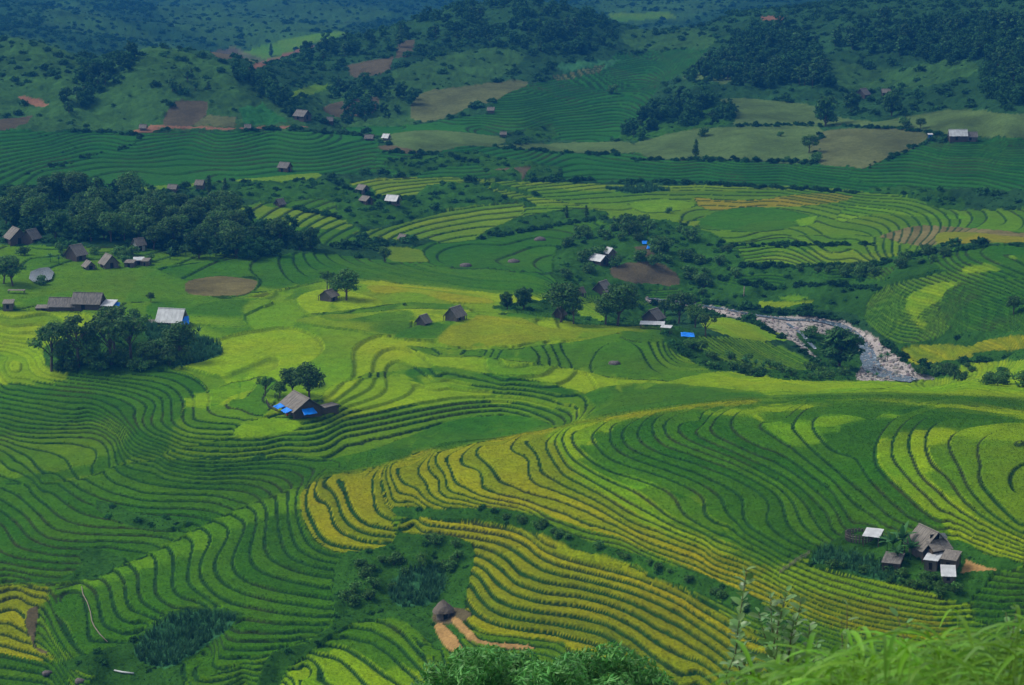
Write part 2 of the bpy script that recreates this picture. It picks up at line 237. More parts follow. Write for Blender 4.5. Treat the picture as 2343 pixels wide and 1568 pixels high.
# ground that the photograph hides: (x / y, y, z)
HID = [(-.18,1150,10),(-.15,1180,8),(-.1,1300,-8),(-.22,1200,12),(-.2,1400,-4),(0,1600,-10),(-.05,1500,-2),(.04,1550,-6),(.1,1600,-8),(.2,1350,40),(.13,1450,24),(.2,1800,10),(-.2,2800,-10),(-.1,2800,-10),(0,2800,-10),(.1,2800,-10),(.22,2800,0),(-.25,3400,30),(0,3400,30),(.25,3400,30)]
# ------------------------------------------------------------------ land use: class, terrace step, outline
# w weeds/banks, g deep green rice, m mid green rice, y yellow-green rice, o ripe golden rice, h harvested stubble, p pasture, q dry pasture,
# d bare earth, f hill scrub, k hill grass, c maize and cane, s ochre soil, r river stones
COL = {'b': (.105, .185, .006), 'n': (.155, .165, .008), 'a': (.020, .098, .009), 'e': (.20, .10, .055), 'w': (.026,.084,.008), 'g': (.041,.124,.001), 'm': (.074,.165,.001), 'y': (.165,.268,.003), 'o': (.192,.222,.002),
       'h': (.145,.125,.045), 'p': (.070,.115,.030), 'q': (.090,.105,.036), 'd': (.080,.066,.034), 'f': (.020,.062,.016),
       'k': (.034,.090,.018), 'c': (.034,.120,.040), 's': (.33,.20,.07), 'r': (.36,.32,.29), 'l': (.100,.225,.004), 'v':(.022,.105,.018)}
CK = list(COL)
BASE_STEP = {'near': .7}
FIELDS = [
 # whole valley
 ('f', 0, 'P', [(-400,-200),(2800,-200),(2800,1800),(-400,1800)]),
 ('m', .5, 'P', [(-400,640),(1300,650),(1500,700),(1700,870),(2800,870),(2800,1800),(-400,1800)]),
 ('k', 0, 'P', [(-400,90),(60,85),(150,120),(220,170),(300,110),(400,115),(520,150),(640,210),(700,290),(560,298),(300,300),(100,300),(-400,320)]),
 ('k', 0, 'P', [(940,300),(780,290),(700,240),(760,200),(850,190),(930,150),(1100,110),(1200,130),(1100,200),(960,260)]),
 ('k', 0, 'P', [(150,0),(300,60),(420,120),(300,90),(100,60)]), ('k', 0, 'P', [(380,0),(700,0),(900,30),(700,80),(540,110),(400,60)]),
 ('k', 0, 'P', [(1350,0),(1700,0),(1560,50),(1420,60)]), ('k',0,'P',[(1430,70),(1560,60),(1640,90),(1600,115),(1450,110)]),
 ('m', 0, 'P', [(560,118),(640,95),(720,78),(800,75),(760,90),(690,108),(620,140),(570,135)]), ('m', 0, 'P', [(1390,32),(1530,27),(1550,42),(1410,50)]),
 ('q', 0, 'P', [(530,105),(560,120),(620,145),(560,140),(520,120)]), ('d', 0, 'P', [(480,118),(540,112),(560,135),(500,138)]),
 ('k', 0, 'P', [(1900,138),(1960,150),(2080,155),(2180,135),(2240,160),(2120,200),(2000,205),(1920,195)]),
 ('d', 0, 'P', [(395,240),(420,232),(472,233),(470,262),(440,288),(375,286)]), ('q', 0, 'P', [(440,288),(475,262),(540,268),(540,290)]), ('d', 0, 'P', [(-50,278),(75,265),(55,290),(-50,310)]),
 ('d', 0, 'P', [(750,240),(860,222),(850,260),(790,272),(745,256)]), ('d', 0, 'P', [(790,150),(900,130),(890,165),(810,180)]), ('d',0,'P',[(910,95),(950,90),(940,130),(905,135)]),
 ('v', 0, 'P', [(545,245),(600,235),(660,280),(560,290)]), ('q', 0, 'P', [(960,215),(1045,200),(1195,185),(1190,212),(1080,245),(1000,275),(940,270)]),
 ('a', .9, 'P', [(1140,225),(1270,178),(1390,140),(1420,122),(1600,112),(1620,140),(1520,190),(1450,280),(1400,322),(1290,322),(1200,300),(1120,290)]),
 ('c', 0, 'P', [(1260,148),(1420,135),(1380,160),(1290,170)]), ('q', .9, 'P', [(1260,175),(1390,145),(1370,165),(1280,185)]),
 ('a', .9, 'P', [(780,292),(900,290),(1040,270),(1130,262),(1180,300),(1000,315),(850,308)]),
 ('w', 0, 'P', [(1190,300),(1260,285),(1280,310),(1220,325)]),
 ('p', 0, 'P', [(1560,178),(1620,162),(1680,182),(1660,192)]), ('m', 0, 'P', [(660,215),(720,195),(760,198),(720,215),(680,225)]),
 ('e', 0, 'P', [(350,287),(450,290),(560,292),(690,289),(690,293),(560,297),(450,295),(350,292)]), ('e', 0, 'P', [(300,300),(345,290),(370,296),(330,306)]), ('e', 0, 'P', [(572,152),(640,128),(700,108),(745,95),(748,99),(700,116),(640,138),(580,158)]),
 ('e', 0, 'P', [(40,222),(80,226),(110,240),(100,246),(60,236)]), ('e', 0, 'P', [(1740,38),(1800,36),(1795,46),(1745,47)]),
 # far terraces
 ('a', .9, 'P', [(-400,305),(300,303),(700,300),(830,310),(880,345),(900,390),(700,402),(540,412),(300,432),(160,432),(-400,430)]),
 ('a', .8, 'P', [(880,345),(1130,335),(1450,350),(1700,368),(1960,385),(2050,425),(1960,440),(1600,420),(1240,412),(900,402)]),
 ('w', 0, 'P', [(880,370),(1000,350),(1090,345),(1100,370),(1000,385),(940,400)]), ('w', 0, 'P', [(1080,350),(1200,370),(1280,385),(1260,412),(1140,405),(1100,380)]),
 ('d', 0, 'P', [(1110,388),(1210,384),(1205,392),(1195,410),(1185,392)]), ('d', 0, 'P', [(865,335),(920,334),(990,347),(960,352),(890,345)]),
 ('a', .9, 'P', [(1955,382),(2120,325),(2800,320),(2800,440),(2050,425)]), ('w', 0, 'P', [(1990,430),(2100,428),(2200,455),(2190,480),(2060,460)]),
 ('p', 0, 'P', [(1640,236),(1700,224),(1870,246),(1885,284),(1680,286)]), ('p', 0, 'P', [(1885,266),(1990,278),(2100,264),(2240,254),(2800,310),(2800,325),(2150,310),(2050,292),(1888,288)]),
 ('p', 0, 'P', [(1450,328),(1560,300),(1640,292),(1870,290),(1862,370),(1700,365),(1500,362)]), ('q', 0, 'P', [(1882,302),(2080,298),(2115,325),(1985,380),(1950,382),(1862,368)]),
 ('p', 0, 'P', [(870,322),(900,306),(1000,298),(1150,316),(1130,334),(1060,335),(980,350),(930,340)]), ('w',0,'P',[(1420,310),(1560,230),(1640,230),(1680,280),(1560,300),(1450,325)]),
 ('p', 0, 'P', [(1130,335),(1250,330),(1420,325),(1460,345),(1380,352),(1250,345)]),
 # middle valley floor
 ('m', .55, 'P', [(1100,415),(1400,420),(1700,425),(2000,440),(2100,455),(2200,480),(2800,480),(2800,560),(2200,560),(2080,580),(1700,560),(1560,520),(1450,500),(1200,505),(1180,450)]),
 ('w', 0, 'P', [(740,410),(860,430),(940,452),(990,420),(1100,420),(1230,440),(1225,470),(1100,470),(960,500),(830,520),(780,500),(700,470),(640,470),(400,430),(520,420)]),
 ('g', .7, 'P', [(320,460),(520,470),(740,455),(780,500),(830,540),(720,560),(600,510),(400,490)]), ('y', .7, 'P', [(520,478),(640,475),(760,490),(800,520),(700,520),(580,500)]),
 ('y', 0, 'P', [(530,413),(650,402),(728,396),(722,408),(600,418)]), ('y', 0, 'P', [(270,436),(380,424),(520,415),(420,430),(310,443)]),
 ('y', .6, 'P', [(800,420),(860,410),(1000,404),(1080,410),(1110,414),(990,425),(940,452),(870,447),(850,430)]),
 ('y', .5, 'P', [(1180,418),(1300,418),(1500,425),(1700,421),(1980,437),(1800,434),(1600,440),(1400,438),(1260,430)]),
 ('c', 0, 'P', [(1380,432),(1480,425),(1540,435),(1440,442)]), ('o', .5, 'P', [(1590,450),(1640,458),(1720,458),(1850,442),(1950,448),(1890,466),(1680,478),(1610,476)]),
 ('g', 0, 'P', [(1600,500),(1680,476),(1780,478),(1850,494),(1830,515),(1720,530),(1600,520)]), ('l', .5, 'P', [(1960,470),(2080,484),(2210,496),(2160,500),(2010,488),(1930,506),(1915,492)]),
 ('l', 0, 'P', [(1440,465),(1520,456),(1590,465),(1560,480),(1480,485)]), ('y', .5, 'P', [(1100,425),(1230,470),(1330,470),(1230,450)]),
 ('y', .6, 'P', [(1560,505),(1600,505),(1600,525),(1560,530)]), ('l', 0, 'P', [(1820,505),(1870,492),(1860,510),(1830,520)]),
 ('h', .5, 'P', [(2010,545),(2090,518),(2200,520),(2400,538),(2400,547),(2260,545),(2160,540),(2130,562)]), ('o', 0, 'P', [(2140,545),(2180,530),(2400,545),(2800,550),(2260,556),(2160,560)]),
 ('m', .6, 'P', [(1680,565),(1800,540),(2000,540),(2090,578),(2000,602),(1900,612),(1760,606),(1690,590)]), ('y', .6, 'P', [(1740,588),(1830,572),(1950,580),(2080,580),(1980,602),(1880,612),(1800,608)]),
 ('y', .7, 'P', [(810,535),(900,515),(960,500),(1050,475),(1180,463),(1200,480),(1170,512),(1060,560),(980,552),(880,548)]), ('w', 0, 'P', [(1090,545),(1180,500),(1330,478),(1390,495),(1280,520),(1180,545)]),
 ('g', .6, 'P', [(880,600),(960,560),(1090,548),(1330,505),(1420,530),(1320,560),(1290,620),(1050,612)]), ('y', 0, 'P', [(840,560),(960,570),(980,600),(900,600)]),
 ('g', .6, 'P', [(330,620),(420,605),(700,578),(1000,610),(1280,630),(1290,668),(1100,668),(830,640),(700,650),(580,668),(420,640)]),
 ('w', 0, 'P', [(1280,560),(1400,510),(1480,500),(1620,530),(1690,580),(1720,640),(1640,690),(1560,700),(1440,685),(1330,670),(1270,640)]), ('d', 0, 'P', [(1400,610),(1480,600),(1545,625),(1550,655),(1480,650),(1410,640)]), ('d',0,'P',[(1450,565),(1500,560),(1510,580),(1470,590)]),
 # right slope beyond the river
 ('w', 0, 'P', [(1640,620),(1760,610),(2000,605),(2100,580),(2800,560),(2800,900),(2300,890),(2100,860),(2050,800),(1950,720),(1700,700)]),
 ('g', .7, 'P', [(2100,580),(2250,565),(2800,560),(2800,640),(2260,650),(2150,610)]), ('g', .7, 'P', [(1640,640),(1760,625),(1800,640),(1760,660),(1680,655)]), ('g', .7, 'P', [(1850,620),(2060,608),(2020,640),(1880,640)]),
 ('m', .7, 'P', [(2020,660),(2120,630),(2200,620),(2260,640),(2200,700),(2160,760),(2060,790),(1990,750),(1980,700)]), ('y', .7, 'P', [(2070,690),(2130,650),(2210,650),(2160,680),(2100,720),(2120,750),(2090,740)]),
 ('o', .6, 'P', [(2060,800),(2150,785),(2220,790),(2300,770),(2800,740),(2800,780),(2280,800),(2220,815),(2140,830),(2100,835)]), ('y', .7, 'P', [(2200,610),(2270,605),(2290,620),(2200,625)]),
 ('g', .6, 'P', [(2150,690),(2250,640),(2800,640),(2800,740),(2250,760),(2180,750)]), ('y', 0, 'P', [(1735,690),(1860,690),(1850,700),(1740,705)]), ('l', 0, 'P', [(1780,680),(1830,675),(1850,685),(1800,690)]), ('y',.6,'P',[(2180,870),(2200,830),(2800,800),(2800,860)]),
 ('g', .6, 'P', [(1470,668),(1540,660),(1640,690),(1700,700),(1600,700),(1500,690)]),
 # middle fields near the houses
 ('m', 0, 'P', [(-400,610),(140,620),(330,612),(420,640),(560,668),(430,690),(300,690),(-400,705)]), ('h', 0, 'P', [(426,650),(450,636),(510,632),(580,640),(586,655),(560,672),(500,676),(430,672)]),
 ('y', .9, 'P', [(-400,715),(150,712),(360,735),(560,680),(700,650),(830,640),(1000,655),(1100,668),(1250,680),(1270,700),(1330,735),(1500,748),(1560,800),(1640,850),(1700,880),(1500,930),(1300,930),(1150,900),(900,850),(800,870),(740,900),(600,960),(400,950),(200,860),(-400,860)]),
 ('o', 0, 'P', [(845,652),(950,658),(1080,672),(1130,692),(1040,690),(960,672),(860,668)]),
 ('g', 0, 'P', [(335,700),(420,682),(560,682),(620,690),(560,720),(560,748),(440,742),(360,735)]), ('g', 0, 'P', [(680,735),(720,722),(840,718),(940,738),(900,765),(780,750)]),
 ('l', 0, 'P', [(800,715),(940,712),(960,735),(860,735)]), ('g', 0, 'P', [(900,770),(960,745),(1030,732),(1070,715),(1180,715),(1280,735),(1220,728),(1080,730),(1030,765),(980,775)]), ('g', .5, 'P', [(690,720),(800,708),(950,690),(1080,705),(920,708),(780,718)]),
 ('o', 0, 'P', [(1000,780),(1050,735),(1120,724),(1190,726),(1240,745),(1330,752),(1480,748),(1400,768),(1200,785),(1080,795)]),
 ('m', .5, 'P', [(930,790),(1080,800),(1280,785),(1470,752),(1520,755),(1530,790),(1640,850),(1560,870),(1400,860),(1280,840),(1100,815),(980,810)]),
 ('g', 0, 'P', [(1420,760),(1480,752),(1520,756),(1510,780),(1440,778)]),
 ('y', 0, 'P', [(1600,720),(1680,730),(1780,760),(1800,780),(1720,780),(1620,755)]), ('m', .6, 'P', [(1590,770),(1740,780),(1840,820),(1880,850),(1700,845),(1600,800)]),
 ('w', 0, 'P', [(1515,755),(1590,760),(1600,800),(1720,840),(1880,850),(2000,860),(1900,872),(1700,865),(1620,845),(1540,800)]),
 ('w', 0, 'P', [(1270,690),(1330,700),(1500,700),(1530,745),(1400,745),(1300,735),(1140,705),(1150,695)]), ('y', .6, 'P', [(1310,695),(1390,690),(1380,735),(1330,720)]),
 # river bed
 ('r', 0, 'P', [(1480,682),(1560,690),(1640,702),(1760,722),(1860,728),(1940,742),(2000,775),(2050,810),(2100,855),(2140,868),(2040,870),(1960,868),(1975,830),(1940,795),(1860,760),(1850,790),(1905,840),(1880,830),(1820,790),(1730,735),(1600,712),(1500,698)]),
 ('w', 0, 'P', [(1840,760),(1920,770),(1965,800),(1960,850),(1910,850),(1870,820),(1820,770)]),
 # fields on the back of the near spur
 ('y', .5, 'P', [(1640,850),(1800,868),(2000,872),(2250,866),(2800,880),(2800,1000),(2200,940),(1900,905),(1700,905),(1500,890)]), ('g', 0, 'P', [(1340,900),(1420,880),(1560,880),(1760,905),(1600,925),(1480,935),(1370,955),(1330,930)]),
 ('g', 0, 'P', [(1750,905),(2000,897),(2200,905),(2800,930),(2800,965),(2250,930),(2000,912),(1850,915)]), ('y', 0, 'P', [(1640,868),(1850,880),(2060,880),(1900,895),(1700,892)]),
 # left slope
 ('g', .5, 'P', [(-400,850),(110,830),(150,850),(300,852),(400,845),(460,870),(470,900),(420,930),(400,1000),(400,1040),(300,1050),(150,1095),(-400,1130)]),
 ('y', .5, 'P', [(-400,760),(60,770),(110,800),(150,850),(90,875),(-400,880)]), ('m', .5, 'P', [(420,935),(540,880),(600,860),(640,880),(600,960),(540,1000),(560,1030),(400,1060),(380,1040)]),
 ('y', .5, 'P', [(410,925),(480,890),(560,870),(600,880),(540,900),(480,930)]),
 ('m', .5, 'P', [(110,985),(250,960),(290,1010),(200,1060),(100,1080),(-100,1110),(-100,1020)]),
 # amphitheatre and house knoll
 ('m', .7, 'P', [(370,1040),(520,1000),(560,960),(700,950),(800,930),(900,850),(1000,840),(1200,865),(1320,895),(1360,940),(1300,975),(1100,1010),(800,1080),(760,1050),(500,1060)]),
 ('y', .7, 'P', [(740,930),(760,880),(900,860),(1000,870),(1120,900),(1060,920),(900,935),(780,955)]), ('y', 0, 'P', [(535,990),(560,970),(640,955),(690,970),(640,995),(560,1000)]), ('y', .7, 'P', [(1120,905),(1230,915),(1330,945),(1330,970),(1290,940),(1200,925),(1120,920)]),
 ('g', 0, 'P', [(730,1060),(860,1025),(980,980),(1080,955),(1190,952),(1245,965),(1260,985),(1100,1010),(900,1055),(760,1095),(700,1110)]),
 ('g', .7, 'P', [(900,850),(1000,838),(1150,860),(1290,885),(1340,905),(1300,905),(1180,880),(1030,860),(930,858)]),
 ('w', 0, 'Z', [(1390,890),(1480,905),(1700,955),(1880,970),(2000,940),(2150,905),(2330,862),(2340,885),(2150,935),(1980,990),(1800,1000),(1500,960),(1400,920)]),
 ('w', 0, 'P', [(100,800),(120,845),(250,857),(400,842),(500,806),(450,775),(330,745),(230,760),(130,780)]), ('c', 0, 'P', [(320,742),(420,765),(512,800),(440,832),(390,838),(360,790)]),
 # green slope and spur lower left
 ('g', .55, 'P', [(-400,1120),(120,1105),(270,1065),(400,1050),(560,1050),(760,1050),(760,1090),(690,1120),(640,1150),(500,1210),(320,1290),(200,1330),(-400,1345)]),
 ('g', .7, 'P', [(100,1370),(200,1325),(330,1285),(500,1205),(600,1155),(640,1140),(690,1115),(700,1160),(720,1230),(790,1265),(790,1310),(760,1340),(760,1420),(700,1460),(600,1500),(420,1560),(440,1480),(540,1400),(400,1390),(290,1470),(220,1520),(140,1480)]),
 ('l', .7, 'P', [(540,1165),(700,1110),(720,1150),(560,1200),(450,1260),(300,1310),(200,1345),(150,1345),(330,1270)]),
 ('w', 0, 'P', [(220,1145),(330,1180),(440,1190),(380,1215),(260,1190)]), ('w', 0, 'P', [(190,1255),(280,1275),(260,1300),(150,1330),(-400,1340),(-400,1330),(120,1325)]),
 ('w', 0, 'P', [(290,1470),(400,1395),(530,1395),(545,1420),(440,1500),(420,1568),(560,1800),(-400,1800),(200,1568),(120,1520)]), ('c', 0, 'P', [(340,1450),(420,1400),(520,1405),(530,1430),(440,1500),(380,1530),(310,1500)]),
 ('o', .7, 'P', [(-400,1345),(60,1342),(108,1350),(100,1380),(70,1410),(60,1440),(95,1490),(90,1510),(-400,1500)]), ('g', .7, 'P', [(-400,1515),(90,1510),(160,1568),(140,1800),(-400,1800)]),
 ('d', 0, 'P', [(62,1400),(90,1390),(80,1470),(110,1490),(90,1490),(64,1440)]),
 # ravine
 ('w', 0, 'P', [(790,1265),(890,1240),(920,1190),(960,1210),(1080,1240),(1080,1300),(1060,1400),(1070,1450),(1000,1480),(900,1420),(700,1500),(640,1568),(640,1800),(560,1800),(600,1520),(700,1470),(760,1420),(760,1340)]),
 ('c', 0, 'P', [(890,1350),(930,1310),(1000,1300),(1020,1330),(1000,1370),(920,1390)]),
 ('m', .7, 'P', [(800,1430),(880,1415),(920,1430),(960,1480),(1010,1540),(1000,1800),(600,1800),(640,1568),(700,1500)]), ('y', .7, 'P', [(640,1568),(720,1500),(800,1480),(880,1520),(980,1560),(980,1800),(600,1800)]),
 # golden spur
 ('o', .9, 'P', [(686,1150),(700,1115),(740,1095),(800,1080),(900,1058),(1000,1030),(1100,1140),(950,1170),(900,1180),(895,1240),(800,1262),(740,1245),(700,1200)]),
 ('o', .9, 'P', [(920,1195),(960,1180),(1060,1190),(1200,1210),(1290,1240),(1350,1280),(1480,1310),(1600,1370),(1700,1430),(1800,1520),(1850,1700),(1300,1800),(1300,1500),(1270,1465),(1180,1455),(1080,1440),(1060,1400),(1070,1340),(1075,1240),(920,1215)]),
 ('o', .5, 'P', [(900,1060),(1300,970),(1560,930),(1700,915),(1730,920),(1560,950),(1400,985),(1300,1040),(1320,1080),(1420,1140),(1500,1200),(1640,1260),(1850,1330),(2100,1400),(2200,1440),(2100,1480),(1800,1400),(1560,1290),(1400,1230),(1290,1190),(1180,1165),(1000,1165),(900,1160),(880,1110)]),
 ('y', .5, 'P', [(1260,985),(1400,960),(1450,965),(1350,1010),(1330,1040),(1400,1090),(1500,1150),(1560,1210),(1700,1250),(1660,1265),(1500,1215),(1400,1140),(1310,1080),(1280,1030)]),
 ('g', .5, 'P', [(1330,1030),(1380,985),(1500,945),(1700,925),(1900,918),(2100,925),(2342,965),(2060,1000),(2010,1050),(2100,1150),(2170,1205),(2090,1215),(2000,1225),(1900,1280),(1780,1290),(1640,1240),(1540,1190),(1420,1110),(1340,1060)]),
 ('m', .5, 'P', [(1380,1085),(1490,1110),(1600,1150),(1660,1220),(1600,1215),(1500,1165),(1420,1110)]), ('l', .5, 'P', [(1400,1095),(1460,1100),(1490,1112),(1440,1120)]),
 ('y', .5, 'P', [(1600,945),(1720,930),(1900,925),(1800,940),(1680,950)]), ('l', .5, 'P', [(1760,975),(1860,965),(1900,985),(1850,1020),(1790,1005)]), ('l',.5,'P',[(1840,960),(2000,945),(2060,950),(1950,965),(1880,975)]),
 ('y', .5, 'P', [(2005,1020),(2100,985),(2342,970),(2800,980),(2800,1290),(2260,1290),(2180,1250),(2160,1200),(2090,1130),(2030,1070)]), ('m', .5, 'P', [(2150,1010),(2250,1000),(2342,1010),(2800,1020),(2800,1250),(2342,1230),(2200,1150),(2120,1070)]),
 # farmyard
 ('y', .5, 'P', [(1740,1330),(1800,1290),(1870,1275),(1960,1300),(2200,1370),(2260,1390),(2200,1420),(2000,1380)]),
 ('w', 0, 'P', [(1850,1280),(1930,1225),(1990,1240),(2080,1240),(2200,1240),(2260,1270),(2342,1290),(2300,1310),(2240,1350),(2200,1380),(2080,1340),(1960,1320),(1880,1300)]), ('c', 0, 'P', [(1860,1280),(1890,1255),(1980,1280),(2070,1320),(2030,1330),(1930,1305)]),
 ('s', 0, 'P', [(2195,1280),(2225,1288),(2280,1308),(2230,1309),(2190,1316),(2150,1312)]), ('w', 0, 'P', [(1925,1222),(1960,1212),(2010,1225),(2080,1240),(2200,1260),(2190,1320),(2120,1330),(2070,1290),(2000,1260),(1940,1240)]),
 ('g', .7, 'P', [(2250,1340),(2342,1300),(2800,1290),(2800,1500),(2300,1440),(2220,1390)]),
 # dark bank that crosses the golden spur
 ('w', 0, 'P', [(900,1160),(950,1158),(1050,1163),(1180,1166),(1240,1190),(1300,1222),(1400,1255),(1560,1300),(1700,1350),(1780,1410),(1850,1470),(1780,1450),(1700,1400),(1600,1358),(1500,1325),(1460,1295),(1370,1285),(1300,1250),(1230,1220),(1130,1195),(1000,1185),(920,1180)]),
 ('o', 0, 'P', [(1274,1253),(1300,1252),(1430,1290),(1432,1296),(1360,1285),(1280,1262)]), ('o', 0, 'P', [(1424,1300),(1440,1298),(1475,1312),(1470,1318),(1440,1314)]),
 ('d', 0, 'P', [(990,1400),(1030,1390),(1075,1400),(1060,1420),(1000,1425)]),
 ('s', 0, 'P', [(993,1431),(1018,1428),(1056,1472),(1060,1490),(1036,1488),(1010,1465)]), ('s', 0, 'P', [(1033,1418),(1048,1414),(1085,1450),(1110,1466),(1210,1475),(1210,1484),(1090,1470)]),
]
def smooth_poly(p, n=4):
    p = np.array(p, float); m = len(p)
    if m < 5: return p
    out = []
    for i in range(m):
        a, b, c, d = p[i - 1], p[i], p[(i + 1) % m], p[(i + 2) % m]
        for k in range(n):
            t = k / n
            out.append(.5 * ((2 * b) + (-a + c) * t + (2 * a - 5 * b + 4 * c - d) * t * t + (-a + 3 * b - 3 * c + d) * t ** 3))
    return np.array(out)
MU0, MV0, MW, MH = -420, -220, 3240, 2040
cls_map = np.zeros((MH, MW), np.uint8); step_map = np.zeros((MH, MW), np.float32); reg_map = np.zeros((MH, MW), np.int16)
for fi, (c, st, tile, pts) in enumerate(FIELDS):
    p = smooth_poly(T(tile, pts)); stsc = zscale(p[:, 1].mean())
    if p[:, 1].mean() < 615: c = {'y': 'b', 'o': 'n'}.get(c, c)      # far yellow and golden fields take duller colours
    x0 = int(max(p[:, 0].min() - 1, MU0)); x1 = int(min(p[:, 0].max() + 2, MU0 + MW)); y0 = int(max(p[:, 1].min() - 1, MV0)); y1 = int(min(p[:, 1].max() + 2, MV0 + MH))
    ys = np.arange(y0, y1) + .5; m = len(p); q = np.roll(p, -1, 0)
    sub_c = cls_map[y0 - MV0:y1 - MV0]; sub_s = step_map[y0 - MV0:y1 - MV0]; sub_r = reg_map[y0 - MV0:y1 - MV0]
    for r, y in enumerate(ys):
        hit = (p[:, 1] <= y) != (q[:, 1] <= y)
        if not hit.any(): continue
        a = p[hit]; b = q[hit]
        xs = np.sort(a[:, 0] + (y - a[:, 1]) / (b[:, 1] - a[:, 1]) * (b[:, 0] - a[:, 0])) - MU0
        for k in range(0, len(xs) - 1, 2):
            i0 = max(int(xs[k] + .5), 0); i1 = min(int(xs[k + 1] + .5), MW)
            sub_c[r, i0:i1] = CK.index(c); sub_s[r, i0:i1] = st * stsc; sub_r[r, i0:i1] = fi

# ------------------------------------------------------------------ smooth ground surface through the surveyed points
cp = []
for tile, z, pts in LINES:
    p = np.array(T(tile, pts))
    seg = np.hypot(*np.diff(p, axis=0).T) if len(p) > 1 else np.zeros(0)
    L = np.concatenate([[0], np.cumsum(seg)]); n = max(int(L[-1] / 22) + 1, 2) if len(p) > 1 else 1
    for s in np.linspace(0, L[-1], n):
        cp.append(at_z(np.interp(s, L, p[:, 0]), np.interp(s, L, p[:, 1]), z * .75))
nline = len(cp)
for u, v, z in PTS: cp.append(at_z(u, v, zfix(v, z)))
for u, v, d in DEP: r_ = ray(u, v); cp.append(np.array([r_[0] / r_[1] * d, d, CAMZ + r_[2] / r_[1] * d]))
for a, y, z in HID: cp.append(np.array([a * y, y, z]))
cp = np.array(cp)
for e in (-.6, .6):        # gentle continuation outside the frame
    for y, z in ((300, -6), (400, 0), (520, 4), (700, 8), (900, 16), (1200, 28), (1800, 0), (2700, 0), (3400, 30)):
        cp = np.vstack([cp, [e * y, y, z]])
def dom(x, y): return np.stack([F * .25 * 4 * x / y, 1240 * np.log(y)], -1)
S = dom(cp[:, 0], cp[:, 1])
def tps(a, b):
    r2 = ((a[:, None, :] - b[None, :, :]) ** 2).sum(-1) * 1e-4
    return r2 * np.log(r2 + 1e-9)
n = len(S); lam = np.full(n, .12); lam[nline:] = .05; pv = np.array([v for u, v, z in PTS]); lam[nline:nline + len(PTS)][pv < 620] = .5; lam[nline + len(PTS):] = .15
M = np.zeros((n + 3, n + 3)); M[:n, :n] = tps(S, S) + np.diag(lam)
PP = np.c_[np.ones(n), S / 1000]; M[:n, n:] = PP; M[n:, :n] = PP.T
sol = np.linalg.solve(M, np.r_[cp[:, 2], np.zeros(3)])
def smooth_z(a, y):
    q = np.stack([F * a, 1240 * np.log(y)], -1).reshape(-1, 2); out = np.empty(len(q))
    for i in range(0, len(q), 4000):
        k = q[i:i + 4000]; out[i:i + 4000] = tps(k, S) @ sol[:n] + np.c_[np.ones(len(k)), k / 1000] @ sol[n:]
    return out.reshape(a.shape)

# ------------------------------------------------------------------ ground mesh rows (distance) and columns (bearing)
def span(a, b, d): return list(np.arange(a, b, d))
ROWY = np.array(span(2, 20, 1.5) + span(20, 200, 9) + span(200, 290, 3) + span(290, 480, RS[0]) + span(480, 720, RS[1]) + span(720, 1000, RS[2]) + span(1000, 1460, RS[3]) + span(1460, 2500, 10) + span(2500, 3400, 50))
half = .256; ca = 2 * half / NCOL
COLA = np.r_[np.linspace(-1.0, -half - .02, 22), np.arange(-half, half + ca * .5, ca), np.linspace(half + .02, 1.0, 22)]
NR, NC = len(ROWY), len(COLA)
sub = 3
ri = np.unique(np.r_[np.arange(0, NR, sub), NR - 1]); ci = np.unique(np.r_[np.arange(0, NC, sub), NC - 1])
zc = smooth_z(*np.broadcast_arrays(np.clip(COLA[ci], -.29, .29)[None, :], np.maximum(ROWY[ri], 255)[:, None]))
def cubic_up(z, xs, xq):
    i = np.clip(np.searchsorted(xs, xq, side='right') - 1, 0, len(xs) - 2); t = (xq - xs[i]) / (xs[i + 1] - xs[i])
    d = np.gradient(z, xs, axis=0); h = (xs[i + 1] - xs[i])[:, None]; t = t[:, None]
    return (2*t**3 - 3*t**2 + 1) * z[i] + (t**3 - 2*t**2 + t) * h * d[i] + (-2*t**3 + 3*t**2) * z[i + 1] + (t**3 - t**2) * h * d[i + 1]
H = cubic_up(zc, ri.astype(float), np.arange(NR, dtype=float))
H = cubic_up(H.T.copy(), ci.astype(float), np.arange(NC, dtype=float)).T
YY = np.repeat(ROWY[:, None], NC, 1); XX = YY * COLA[None, :]
hill = CAMZ - 1.7 - .56 * np.maximum(YY - 2, 0) + 1.2 * fbm(XX / 9, YY / 9, 5)
wgt = np.clip((YY - 190) / 85, 0, 1); wgt = wgt * wgt * (3 - 2 * wgt)
H = np.where(YY < 275, np.maximum(hill, -60) * (1 - wgt) + H * wgt, H)
fm_ = np.clip((YY - 1380) / 260, 0, 1); fm_ = fm_ * fm_ * (3 - 2 * fm_)
ridge = 1 - np.abs(2 * vnoise((XX + .6 * YY) / 150, (YY - .3 * XX) / 240, 201) - 1)
H = H + fm_ * (24 * (ridge - .5) + 12 * fbm(XX / 70, YY / 70, 203)) + np.clip((YY - 880) / 120, 0, 1) * (1 - fm_) * 2.5 * fbm(XX / 45, YY / 45, 204) * (np.abs(XX / YY) < .5)
U, V, _ = project(XX, YY, H)
jx = 10 * fbm(XX / 9, YY / 9, 31) + 5 * fbm(XX / 2.5, YY / 2.5, 35); jy = 6 * fbm(XX / 9, YY / 9, 41)
sc = np.clip(420 / YY, .4, 1)
mu = np.clip((np.clip(U + jx * sc, -400, 2780) - MU0).astype(int), 0, MW - 1); mv = np.clip((np.clip(V + jy * sc, -190, 1780) - MV0).astype(int), 0, MH - 1)
cls = cls_map[mv, mu]; step = step_map[mv, mu].astype(float); reg = reg_map[mv, mu]
ci_ = {c: CK.index(c) for c in CK}
near = YY < 285
cls[near] = CK.index('w'); step[near] = 0
